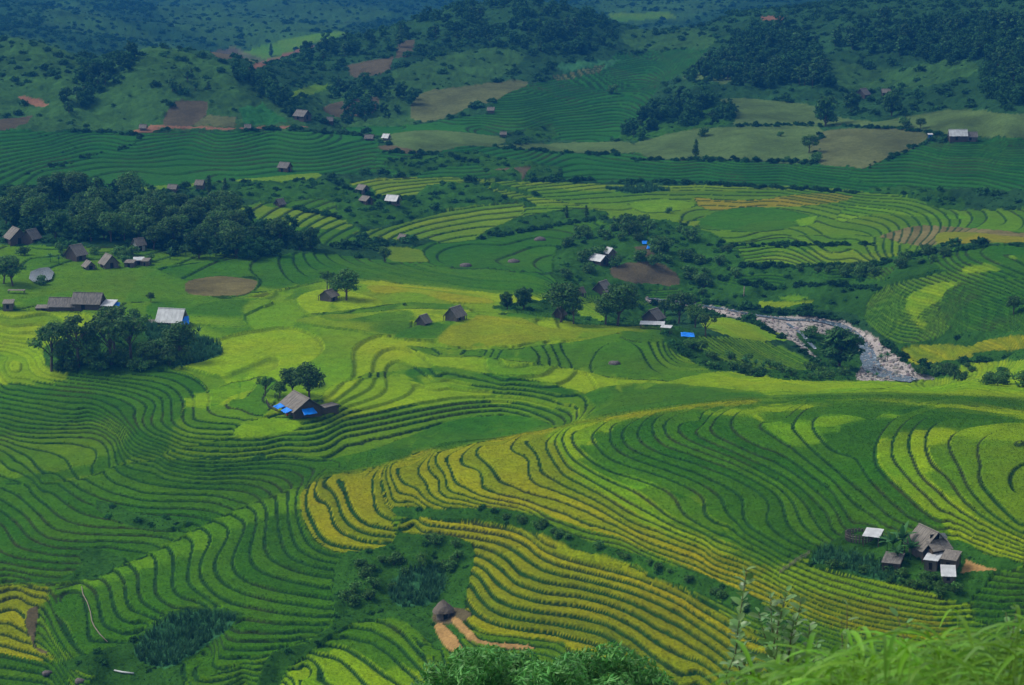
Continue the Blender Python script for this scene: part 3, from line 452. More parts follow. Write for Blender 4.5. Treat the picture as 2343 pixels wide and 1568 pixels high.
# terraces: flat treads, steep risers; grid vertices near a terrace edge are moved onto it
terr = step > 0; stp = np.where(terr, step, 1.0)
def lift(x, y, h): return h + np.where(terr, stp * .06 * fbm(x / 14, y / 14, 3) + stp * .015 * fbm(x / 4, y / 4, 9), 0)
Hn = lift(XX, YY, H)
q = Hn / stp
dqi = np.gradient(q, axis=0); dqj = np.gradient(q, axis=1)
drow = np.gradient(ROWY)[:, None]; dcol = np.gradient(COLA)[None, :] * YY
gw = np.hypot(dqi / drow, dqj / dcol)                      # terraces per metre
RW = np.clip((.22 + .75 * stp) * np.clip(YY / 420, 1, 2) * gw, .05, .40)
fr = q - np.floor(q)
d0 = -fr; d1 = 1 - fr; d2 = (1 - RW) - fr
# a plot keeps one crop over its whole width: look the crop up on the tread's centre line
gg0 = dqi ** 2 + dqj ** 2 + 1e-9; cen = (.45 - fr)
ic = np.clip(np.arange(NR)[:, None] + np.clip(cen * dqi / gg0, -14, 14), 0, NR - 1).astype(int); jc = np.clip(np.arange(NC)[None, :] + np.clip(cen * dqj / gg0, -14, 14), 0, NC - 1).astype(int)
c2 = cls[ic, jc]; isr = np.isin(cls, [ci_[c] for c in 'gmyloabn']); same = terr & isr & isr[ic, jc] & (np.abs(step[ic, jc] - step) < .01)
cls = np.where(same, c2, cls)
dq = np.where(np.abs(d0) < np.abs(d1), d0, d1); on_lip = np.abs(dq) <= np.abs(d2); dq = np.where(on_lip, dq, d2)
gg = dqi ** 2 + dqj ** 2 + 1e-9
di = dq * dqi / gg; dj = dq * dqj / gg
snap = terr & (np.abs(di) < .55) & (np.abs(dj) < .55) & (gg > 1e-6)
di = np.where(snap, di, 0); dj = np.where(snap, dj, 0)
ii, jj = np.meshgrid(np.arange(NR, dtype=float), np.arange(NC, dtype=float), indexing='ij')
YY = np.interp(ii + di, np.arange(NR), ROWY); XX = YY * np.interp(jj + dj, np.arange(NC), COLA)
H = np.where(snap, H + dq * stp, H)
q = np.where(snap, np.where(on_lip, np.round(q + dq), np.floor(q) + (1 - RW)), q)
lev = np.floor(q + 1e-6); fr = np.clip(q - lev, 0, 1)
g = np.clip((fr - (1 - RW)) / RW, 0, 1)
tz = (lev + g) * stp
Zt = np.where(terr, tz, H)
isw = np.isin(cls, [ci_[c] for c in 'wfkcv']); isp = np.isin(cls, [ci_[c] for c in 'pqdhse'])
Zt = Zt + np.where(isw, (1.5 * fbm(XX / 6, YY / 6, 51) + .7 * fbm(XX / 1.6, YY / 1.6, 52)) * np.clip(YY / 400, .1, 2.0), 0) + np.where(isp, .25 * fbm(XX / 5, YY / 5, 53), 0)
Zt = Zt + np.where(terr & (g <= 0), .10 * (rng.random(XX.shape) - .5) + .10 * fbm(XX / .8, YY / .8, 54), 0)
# crops shade into one another a little where fields of rice meet
RC = np.array([COL[c] for c in CK]); rm = np.isin(cls_map, [ci_[c] for c in 'gmyloabn']).astype(np.float32)
def box(a, r):
    for ax in (0, 1):
        c = np.cumsum(np.pad(a, [(r + 1, r) if k == ax else (0, 0) for k in (0, 1)], mode='edge'), axis=ax, dtype=np.float64)
        a = ((c[2 * r + 1:] - c[:-2 * r - 1]) if ax == 0 else (c[:, 2 * r + 1:] - c[:, :-2 * r - 1])) / (2 * r + 1)
    return a
den = box(box(rm, 5), 4) + 1e-4
soft = np.stack([box(box(rm * RC[cls_map, k].astype(np.float32), 5), 4) / den for k in range(3)], -1)[mv[ic, jc], mu[ic, jc]]
# colours: crop tint per paddy, risers in weed green darkened for the shade on them
rgb = RC[cls].astype(float)
rgb = np.where((np.isin(cls, [ci_[c] for c in 'gmyloabn']) & (YY < 640))[..., None], .35 * rgb + .65 * soft, rgb)
hh = (np.sin(lev * 12.9898 + reg * 78.233) * 43758.5453) % 1.0
patch = fbm(XX / 45, YY / 45, 61) * .9 + fbm(XX / 12, YY / 12, 66) * .5
tint = 1 + .30 * (hh - .5) * terr + .38 * patch
tint = tint + np.isin(cls, [ci_[c] for c in 'pqkfwdeh']) * (.7 * fbm(XX / 22, YY / 22, 163, 4) + .5 * fbm(XX / 7, YY / 7, 164))
rgb *= np.clip(tint, .35, 1.8)[..., None]
rice = np.isin(cls, [ci_[c] for c in 'gmyloabn'])
rgb[..., 0] *= np.where(rice, 1 + .4 * (fbm(XX / 30, YY / 30, 71) + .5 * fbm(XX / 6, YY / 6, 72)) + .25 * (hh - .5), 1)
weed_shade = np.array((.011,.040,.007)) * (.75 + .8 * (fbm(XX / 2, YY / 2, 81) + .5))[..., None]  # riser weeds, with the bank's shade painted into a deeper green
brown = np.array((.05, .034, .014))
weed_shade = weed_shade * (1 - .45 * np.clip(3 * fbm(XX / 14, YY / 14, 83), 0, 1))[..., None] + brown * (.45 * np.clip(3 * fbm(XX / 14, YY / 14, 83), 0, 1))[..., None]
fw = np.clip(.4 * gw, .03, .16); foot = np.clip((fr - (1 - RW - fw)) / .04, 0, 1)  # band at the riser foot, painted in the same shaded weed colour
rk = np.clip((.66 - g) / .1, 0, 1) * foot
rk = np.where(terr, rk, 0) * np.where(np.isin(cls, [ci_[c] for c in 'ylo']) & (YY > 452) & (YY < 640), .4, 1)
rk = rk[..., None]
rgb = rgb * (1 - rk) + weed_shade * rk
rgb *= (1 + .14 * (rng.random(XX.shape) - .5) + .28 * fbm(XX / 1.3, YY / 1.3, 91))[..., None]
rgb = np.clip(rgb, .004, .8)
# ------------------------------------------------------------------ materials
def mat(name): 
    m = bpy.data.materials.new(name); m.use_nodes = True
    return m, m.node_tree, m.node_tree.nodes['Principled BSDF']
def ground_mat():
    m, t, b = mat('ground_cover')
    at = t.nodes.new('ShaderNodeAttribute'); at.attribute_name = 'col'
    tc = t.nodes.new('ShaderNodeTexCoord')
    n1 = t.nodes.new('ShaderNodeTexNoise'); n1.inputs['Scale'].default_value = 2.2; n1.inputs['Detail'].default_value = 4
    mp = t.nodes.new('ShaderNodeMapRange'); mp.inputs[1].default_value = .3; mp.inputs[2].default_value = .7; mp.inputs[3].default_value = .78; mp.inputs[4].default_value = 1.22
    mx = t.nodes.new('ShaderNodeMix'); mx.data_type = 'RGBA'; mx.blend_type = 'MULTIPLY'; mx.inputs[0].default_value = 1
    t.links.new(tc.outputs['Object'], n1.inputs['Vector']); t.links.new(n1.outputs[0], mp.inputs[0])
    n2 = t.nodes.new('ShaderNodeTexNoise'); n2.inputs['Scale'].default_value = .35; n2.inputs['Detail'].default_value = 6; n2.inputs['Roughness'].default_value = .65
    t.links.new(tc.outputs['Object'], n2.inputs['Vector'])
    m2 = t.nodes.new('ShaderNodeMapRange'); m2.inputs[1].default_value = .3; m2.inputs[2].default_value = .7; m2.inputs[3].default_value = .86; m2.inputs[4].default_value = 1.14; t.links.new(n2.outputs[0], m2.inputs[0])
    mu_ = t.nodes.new('ShaderNodeMath'); mu_.operation = 'MULTIPLY'; t.links.new(mp.outputs[0], mu_.inputs[0]); t.links.new(m2.outputs[0], mu_.inputs[1])
    t.links.new(at.outputs['Color'], mx.inputs[6]); t.links.new(mu_.outputs[0], mx.inputs[7]); t.links.new(mx.outputs[2], b.inputs['Base Color'])
    bp = t.nodes.new('ShaderNodeBump'); bp.inputs['Strength'].default_value = .6; bp.inputs['Distance'].default_value = .3
    t.links.new(n1.outputs[0], bp.inputs['Height']); t.links.new(bp.outputs[0], b.inputs['Normal'])
    b.inputs['Roughness'].default_value = 1; b.inputs['Specular IOR Level'].default_value = .02
    return m
M_GROUND = ground_mat()
def simple_mat(name, c, rough=.8, var=.35, scale=3.0, stretch=(1, 1, 1), spec=.3, c2=None):
    m, t, b = mat(name)
    tc = t.nodes.new('ShaderNodeTexCoord'); mp = t.nodes.new('ShaderNodeMapping'); mp.inputs['Scale'].default_value = stretch
    n = t.nodes.new('ShaderNodeTexNoise'); n.inputs['Scale'].default_value = scale; n.inputs['Detail'].default_value = 5
    r = t.nodes.new('ShaderNodeValToRGB'); c2 = c2 or tuple(x * (1 - var) for x in c)
    r.color_ramp.elements[0].position = .35; r.color_ramp.elements[0].color = (*c2, 1)
    r.color_ramp.elements[1].position = .68; r.color_ramp.elements[1].color = (*c, 1)
    t.links.new(tc.outputs['Object'], mp.inputs[0]); t.links.new(mp.outputs[0], n.inputs['Vector']); t.links.new(n.outputs[0], r.inputs[0]); t.links.new(r.outputs[0], b.inputs['Base Color'])
    b.inputs['Roughness'].default_value = rough; b.inputs['Specular IOR Level'].default_value = spec
    return m

# ------------------------------------------------------------------ object helpers
def link(o): SC.collection.objects.link(o); return o
def tag(o, label=None, cat=None, group=None, kind=None):
    if label: o['label'] = label
    if cat: o['category'] = cat
    if group: o['group'] = group
    if kind: o['kind'] = kind
    return o
def mesh_np(name, verts, faces4, mats, smooth=True):
    me = bpy.data.meshes.new(name)
    nv, nf, k = len(verts), len(faces4), faces4.shape[1]
    me.vertices.add(nv); me.vertices.foreach_set('co', np.ascontiguousarray(verts, np.float32).ravel())
    me.loops.add(nf * k); me.loops.foreach_set('vertex_index', np.ascontiguousarray(faces4, np.int32).ravel())
    me.polygons.add(nf); me.polygons.foreach_set('loop_start', np.arange(0, nf * k, k, dtype=np.int32))
    me.polygons.foreach_set('use_smooth', np.full(nf, smooth))
    me.update(calc_edges=True)
    for m in mats: me.materials.append(m)
    return me
def set_col(me, rgb):
    a = me.color_attributes.new('col', 'FLOAT_COLOR', 'POINT')
    a.data.foreach_set('color', np.c_[rgb, np.ones(len(rgb))].astype(np.float32).ravel())

# ------------------------------------------------------------------ ground: one sheet, its large paddies and fields as pieces
VERT = np.stack([XX, YY, Zt], -1).reshape(-1, 3); RGBV = rgb.reshape(-1, 3)
idx = np.arange(NR * NC).reshape(NR, NC)
quad = np.stack([idx[:-1, :-1], idx[:-1, 1:], idx[1:, 1:], idx[1:, :-1]], -1)
kind = np.zeros(len(CK), int)
for k, cs in enumerate(('', 'gmyloabn', 'h', 'p', 'q', 'd', 's', 'e')):
    for c in cs: kind[CK.index(c)] = k
KNAME = ['', 'rice_terrace', 'harvested_field', 'pasture', 'pasture', 'bare_earth', 'bare_earth', 'dirt_path']
fk = kind[cls[:-1, :-1]].astype(np.int64); fl = np.where(terr, lev, reg + 1000)[:-1, :-1].astype(np.int64); fs = (step[:-1, :-1] * 100).astype(np.int64)
lab = np.where(fk > 0, (fk * 4000 + fl + 500) * 200 + fs, 0)
uf = []
def find(a):
    while uf[a] != a: uf[a] = uf[uf[a]]; a = uf[a]
    return a
comp = np.zeros(lab.shape, np.int64); prev = []
inframe_c = (np.abs((COLA[:-1] + COLA[1:]) / 2) < half)
for r in range(lab.shape[0]):
    row = lab[r]; cut = np.flatnonzero(np.diff(row)) + 1
    st = np.r_[0, cut]; en = np.r_[cut, len(row)]; cur = []; j = 0
    for s, e in zip(st, en):
        lb = row[s]
        if lb == 0: continue
        i = len(uf); uf.append(i); cur.append((s, e, lb, i)); comp[r, s:e] = i + 1
    a = b = 0
    while a < len(prev) and b < len(cur):
        s0, e0, l0, i0 = prev[a]; s1, e1, l1, i1 = cur[b]
        if l0 == l1 and s0 < e1 and s1 < e0:
            x, y = find(i0), find(i1)
            if x != y: uf[max(x, y)] = min(x, y)
        if e0 < e1: a += 1
        else: b += 1
    prev = cur
root = np.array([0] + [find(i) + 1 for i in range(len(uf))])
comp = root[comp]
Up, Vp, _ = project(XX, YY, Zt)
P4 = np.stack([np.stack([Up[:-1, :-1], Vp[:-1, :-1]], -1), np.stack([Up[:-1, 1:], Vp[:-1, 1:]], -1), np.stack([Up[1:, 1:], Vp[1:, 1:]], -1), np.stack([Up[1:, :-1], Vp[1:, :-1]], -1)], 2)
ar = .5 * np.abs((P4[..., 2, 0] - P4[..., 0, 0]) * (P4[..., 3, 1] - P4[..., 1, 1]) - (P4[..., 3, 0] - P4[..., 1, 0]) * (P4[..., 2, 1] - P4[..., 0, 1])) / 5.23
vis = (P4[..., 0, 0] > 0) & (P4[..., 0, 0] < 2342) & (P4[..., 0, 1] > 0) & (P4[..., 0, 1] < 1568) & (YY[:-1, :-1] > 285)
area = np.bincount(comp.ravel(), weights=(ar * vis).ravel(), minlength=len(root)); area[0] = 0
big = [c for c in np.argsort(-area) if area[c] > 45]
nr = 0; keep = []
kk = {}
for c in big:
    l = lab.ravel()[np.argmax(comp.ravel() == c)] if False else None
    keep.append(c)
firstidx = {}
flat = comp.ravel(); order = np.argsort(flat, kind='stable'); sflat = flat[order]
def faces_of(c):
    a, b = np.searchsorted(sflat, [c, c + 1]); return order[a:b]
allq = quad.reshape(-1, 4); taken = np.zeros(len(allq), bool)
valley = bpy.data.objects.new('valley_ground', None)
pieces = []; nrice = 0
for c in keep:
    f = faces_of(c); k = fk.ravel()[f[0]]
    if k == 1:
        if nrice >= 300: continue
        nrice += 1
    taken[f] = True; pieces.append((KNAME[k], f))
def sub_mesh(name, f):
    u, inv = np.unique(allq[f].ravel(), return_inverse=True)
    me = mesh_np(name, VERT[u], inv.reshape(-1, 4), [M_GROUND]); set_col(me, RGBV[u]); return me
valley = link(bpy.data.objects.new('valley_ground', sub_mesh('valley_ground', np.flatnonzero(~taken))))
tag(valley, 'green valley ground with banks, scrub and wooded hills around the rice terraces', 'ground', kind='structure')
for nm, f in pieces:
    o = link(bpy.data.objects.new(nm, sub_mesh(nm, f))); o.parent = valley

# ------------------------------------------------------------------ ground lookup
def gz(x, y):
    a = x / y
    i = np.interp(y, ROWY, np.arange(NR)); j = np.interp(a, COLA, np.arange(NC))
    i0 = np.clip(np.floor(i).astype(int), 0, NR - 2); j0 = np.clip(np.floor(j).astype(int), 0, NC - 2); fi = i - i0; fj = j - j0
    return (Zt[i0, j0] * (1 - fi) + Zt[i0 + 1, j0] * fi) * (1 - fj) + (Zt[i0, j0 + 1] * (1 - fi) + Zt[i0 + 1, j0 + 1] * fi) * fj
def gcell(x, y):
    i = np.clip(np.interp(y, ROWY, np.arange(NR)).astype(int), 0, NR - 1); j = np.clip(np.interp(x / y, COLA, np.arange(NC)).astype(int), 0, NC - 1)
    return i, j
_marchy = np.r_[np.arange(270, 900, .5), np.arange(900, 3500, 2)]
def ground_at(u, v, ymin=0):
    d = ray(u, v); x = d[0] / d[1] * _marchy; z = CAMZ + d[2] / d[1] * _marchy
    g = gz(x, _marchy); h = np.flatnonzero((z <= g) & (_marchy > ymin))
    k = h[0] if len(h) else len(_marchy) - 1
    return Vector((x[k], _marchy[k], g[k]))
def px(d): return d / F          # metres per photo pixel at distance d
# ------------------------------------------------------------------ plants
def leaf_mat(name, c, trans=.25, tint_attr=True, rough=.6):
    m, t, b = mat(name)
    at = t.nodes.new('ShaderNodeAttribute'); at.attribute_name = 'col'
    oi = t.nodes.new('ShaderNodeObjectInfo')
    mp = t.nodes.new('ShaderNodeMapRange'); mp.inputs[3].default_value = .72; mp.inputs[4].default_value = 1.35
    t.links.new(oi.outputs['Random'], mp.inputs[0])
    mx = t.nodes.new('ShaderNodeMix'); mx.data_type = 'RGBA'; mx.blend_type = 'MULTIPLY'; mx.inputs[0].default_value = 1
    t.links.new(at.outputs['Color'], mx.inputs[6]); t.links.new(mp.outputs[0], mx.inputs[7])
    m2 = t.nodes.new('ShaderNodeMix'); m2.data_type = 'RGBA'; m2.blend_type = 'MULTIPLY'; m2.inputs[0].default_value = 1; m2.inputs[7].default_value = (*c, 1)
    t.links.new(mx.outputs[2], m2.inputs[6]); t.links.new(m2.outputs[2], b.inputs['Base Color'])
    b.inputs['Roughness'].default_value = rough; b.inputs['Specular IOR Level'].default_value = .3 if rough < .55 else .12
    tr = t.nodes.new('ShaderNodeBsdfTranslucent'); ms = t.nodes.new('ShaderNodeMixShader'); ms.inputs[0].default_value = trans
    t.links.new(m2.outputs[2], tr.inputs[0]); t.links.new(b.outputs[0], ms.inputs[1]); t.links.new(tr.outputs[0], ms.inputs[2])
    t.links.new(ms.outputs[0], t.nodes['Material Output'].inputs['Surface'])
    return m
M_LEAF = leaf_mat('leaf_green', (.055, .140, .022)); M_LEAF2 = leaf_mat('leaf_bright', (.062, .165, .026)); M_BAMBOO = leaf_mat('leaf_dark', (.036, .110, .020))
M_BANANA = leaf_mat('banana_leaf', (.05, .16, .045), .3); M_FAR = leaf_mat('leaf_far', (.036, .112, .026), .2)
M_BARK = simple_mat('bark', (.11, .085, .06), .9, .5, 4, (1, 1, .3))
def inst_mat(name, trans=.2):
    m, t, b = mat(name)
    at = t.nodes.new('ShaderNodeAttribute'); at.attribute_type = 'INSTANCER'; at.attribute_name = 'tint'
    t.links.new(at.outputs['Color'], b.inputs['Base Color']); b.inputs['Roughness'].default_value = .8; b.inputs['Specular IOR Level'].default_value = .06
    tr = t.nodes.new('ShaderNodeBsdfTranslucent'); ms = t.nodes.new('ShaderNodeMixShader'); ms.inputs[0].default_value = trans
    t.links.new(at.outputs['Color'], tr.inputs[0]); t.links.new(b.outputs[0], ms.inputs[1]); t.links.new(tr.outputs[0], ms.inputs[2])
    t.links.new(ms.outputs[0], t.nodes['Material Output'].inputs['Surface'])
    return m
M_TUFT = inst_mat('tuft_leaf')

def leaf_cloud(g, centers, radii, n, size, up=.45, flat=.8, elong=1.7):
    """n small folded leaves spread in the shell of each clump"""
    V, Fq, Cc = [], [], []
    tot = sum(r ** 2 for r in radii)
    for c, r in zip(centers, radii):
        k = max(int(n * r * r / tot), 3)
        d = g.normal(size=(k, 3)); d /= np.linalg.norm(d, axis=1)[:, None]; d[:, 2] = d[:, 2] * .8 + .1
        rad = r * (.35 + .7 * g.random(k) ** .45)
        p = np.array(c) + d * rad[:, None] * np.array([1, 1, flat])
        nrm = d * .7 + np.array([0, 0, up]) + g.normal(size=(k, 3)) * .45; nrm /= np.linalg.norm(nrm, axis=1)[:, None]
        t = np.cross(nrm, g.normal(size=(k, 3))); t /= np.linalg.norm(t, axis=1)[:, None]; b = np.cross(nrm, t)
        s = size * (.6 + .8 * g.random(k))[:, None]
        base = len(V) * 0 + sum(len(v) for v in V)
        quadv = np.stack([p - t * s * elong * .5, p + b * s * .4 - nrm * s * .12, p + t * s * elong * .5, p - b * s * .4 - nrm * s * .12], 1).reshape(-1, 3)
        V.append(quadv); Fq.append(np.arange(k * 4).reshape(-1, 4) + base)
        sh = (.6 + .8 * g.random(k)) * (.85 + .3 * g.random())
        col = np.stack([sh * (1 + .35 * (g.random(k) - .4)), sh, sh * (1 + .2 * (g.random(k) - .5))], 1)
        Cc.append(np.repeat(col, 4, 0))
    return np.concatenate(V), np.concatenate(Fq), np.clip(np.concatenate(Cc), .2, 2)
def tube(bm, pts, radii, seg=6):
    rings = []
    for i, (p, r) in enumerate(zip(pts, radii)):
        p = Vector(p); d = (Vector(pts[min(i + 1, len(pts) - 1)]) - Vector(pts[max(i - 1, 0)])).normalized()
        a = d.orthogonal().normalized(); b = d.cross(a)
        rings.append([bm.verts.new(p + a * r * math.cos(2 * math.pi * k / seg) + b * r * math.sin(2 * math.pi * k / seg)) for k in range(seg)])
    for A, B in zip(rings, rings[1:]):
        for k in range(seg): bm.faces.new((A[k], A[(k + 1) % seg], B[(k + 1) % seg], B[k]))
    bm.faces.new(rings[-1])
def bm_mesh(name, bm, m, smooth=True):
    me = bpy.data.meshes.new(name); bmesh.ops.recalc_face_normals(bm, faces=bm.faces[:]); bm.to_mesh(me); bm.free()
    for p in me.polygons: p.use_smooth = smooth
    if m: me.materials.append(m)
    return me
def tree_proto(seed, h, w, nleaf, leaf, trunk_h=.35, clumps=14, style='round', material=None, twig=True):
    """unit meshes (trunk, crown) for a tree h tall and w wide"""
    g = np.random.default_rng(seed); bm = bmesh.new()
    lean = g.normal(size=2) * .04 * h
    top = (lean[0], lean[1], h * (.72 if style != 'bamboo' else .5))
    r0 = .022 * h + .03
    tube(bm, [(0, 0, -.6), (lean[0] * .3, lean[1] * .3, h * trunk_h * .6), (lean[0] * .7, lean[1] * .7, h * .5), top], [r0 * 1.25, r0, r0 * .7, r0 * .3])
    cs, rs = [], []
    for k in range(clumps):
        a = 2 * math.pi * (k * .618 + g.random() * .15); f = (k + .5) / clumps
        if style == 'round':
            z = h * (trunk_h + (1 - trunk_h) * (.12 + .74 * f)); prof = math.sqrt(max(1 - ((f - .38) / .68) ** 2, .05)); rr = w * .5 * prof * (.35 + .5 * g.random()); r = w * (.15 + .09 * g.random())
        elif style == 'umbrella':
            z = h * (.62 + .3 * g.random()); rr = w * .46 * math.sqrt(g.random()); z -= rr * .25; r = w * (.12 + .07 * g.random())
        elif style == 'column':
            z = h * (.12 + .8 * f); rr = w * .28 * (1 - .75 * f) * (.4 + g.random()); r = w * (.30 - .16 * f)
        elif style == 'bamboo':
            z = h * (.2 + .62 * f); rr = w * .42 * math.sqrt(max(1 - ((f - .45) / .75) ** 2, .1)) * (.3 + .8 * g.random()); r = w * (.17 + .08 * g.random())
        else:
            z = h * (.2 + .6 * g.random()); rr = w * .4 * math.sqrt(g.random()); r = w * (.2 + .1 * g.random())
        c = (lean[0] * z / h + rr * math.cos(a), lean[1] * z / h + rr * math.sin(a), z); cs.append(c); rs.append(r)
        if twig and style != 'bush':
            zb = max(h * trunk_h * .7, z - rr * .9 - .1 * h); tb = zb / h
            tube(bm, [(lean[0] * tb, lean[1] * tb, zb), ((c[0] + lean[0] * tb) * .5, (c[1] + lean[1] * tb) * .5, (zb + z) * .5 + .02 * h), c], [r0 * .45, r0 * .3, r0 * .12], 4)
    if style == 'bush':
        for k in range(4): tube(bm, [(0, 0, -.3), (w * .2 * math.cos(k * 1.6), w * .2 * math.sin(k * 1.6), h * .5)], [.05, .02], 4)
    V, Q, Cc = leaf_cloud(g, cs, rs, nleaf, leaf, elong=(2.6 if style == 'bamboo' else 1.7))
    cr = mesh_np('crown', V, Q, [material or M_LEAF], False); set_col(cr, Cc)
    return bm_mesh('trunk', bm, M_BARK), cr
def place_tree(proto, loc, s, name, label, cat, group=None, sz=None, rot=None):
    o = link(bpy.data.objects.new(name, None)); o.empty_display_size = .5
    o.location = loc; o.rotation_euler = (0, 0, R.random() * 6.28 if rot is None else rot); o.scale = (s, s, sz or s)
    tag(o, label, cat, group)
    for nm, me in (('trunk', proto[0]), ('crown', proto[1])):
        c = link(bpy.data.objects.new(nm if name != 'shrub' or nm == 'crown' else 'stem', me)); c.parent = o
    return o
def banana_proto(seed, h=4.2, n=10):
    g = np.random.default_rng(seed); bm = bmesh.new(); tube(bm, [(0, 0, -.3), (0.05, 0, h * .3), (.08, .04, h * .52)], [.16, .13, .09], 7); st = bm_mesh('trunk', bm, M_BANANA)
    a = st.color_attributes.new('col', 'FLOAT_COLOR', 'POINT'); a.data.foreach_set('color', np.tile([.9, .9, .6, 1], len(st.vertices)).astype(np.float32))
    V, Q, Cc = [], [], []
    for k in range(n):
        az = k * 2.4 + g.random() * .5; el = 1.25 - .75 * (k / n) + .2 * g.random(); L = h * (.5 + .15 * g.random()); wd = .34
        prev = np.array([.06, .02, h * .5]); dirn = np.array([math.cos(az) * math.cos(el), math.sin(az) * math.cos(el), math.sin(el)]); side = np.array([-math.sin(az), math.cos(az), 0])
        b0 = sum(len(v) for v in V); rows = []
        for i in range(6):
            t = i / 5; w = wd * math.sin(math.pi * min(max(t * .92 + .06, 0), 1)) ** .6
            up = np.cross(side, dirn); rows += [prev + side * w - up * .12 * w * 0 - np.array([0, 0, .35 * w]), prev, prev - side * w - np.array([0, 0, .35 * w])]
            prev = prev + dirn * L / 5; dirn = dirn + np.array([0, 0, -.30]); dirn /= np.linalg.norm(dirn)
        V.append(np.array(rows))
        for i in range(5):
            for j in range(2): Q.append([b0 + i * 3 + j, b0 + i * 3 + j + 1, b0 + i * 3 + j + 4, b0 + i * 3 + j + 3])
        sh = .6 + .7 * g.random(); Cc.append(np.tile([sh * 1.05, sh, sh * .9], (18, 1)))
    cr = mesh_np('crown', np.concatenate(V), np.array(Q), [M_BANANA], True); set_col(cr, np.concatenate(Cc))
    return st, cr

P_ROUND = [tree_proto(s, 9, 7.5, 1500, .42, .34, 18) for s in (1, 2, 3)]
P_UMB = [tree_proto(s, 10, 7.5, 1100, .40, .4, 16, 'umbrella') for s in (11, 12)]
P_BAM = [tree_proto(s, 9, 6, 1500, .45, .1, 20, 'bamboo', M_BAMBOO) for s in (21, 22)]
P_COL = [tree_proto(s, 9, 4, 900, .42, .15, 16, 'column') for s in (31, 32)]
P_BUSH = [tree_proto(s, 2.2, 3, 420, .30, .05, 9, 'bush', M_LEAF2) for s in (41, 42, 43)]
P_BUSHD = [tree_proto(s, 2.4, 3.2, 420, .32, .05, 9, 'bush', M_LEAF) for s in (46, 47)]
P_FAR = [tree_proto(s, 8, 6, 320, .8, .2, 10, 'round', M_FAR) for s in (51, 52, 53)] + [tree_proto(s, 8, 4, 260, .75, .12, 9, 'column', M_FAR) for s in (54, 55)]
P_BAN = [banana_proto(s) for s in (61, 62, 63)]

def plant(protos, u, v, hpx, name, label, cat, group=None, ymin=0, wide=1.0, sink=0, base_h=9.0):
    """a plant whose foot stands at photo pixel (u, v) and whose height is hpx photo pixels"""
    p = ground_at(u, v, ymin); s = hpx * px(p.y) / base_h
    p.z -= sink * s
    return place_tree(R.choice(protos), p, s * wide, name, label, cat, group, sz=s)

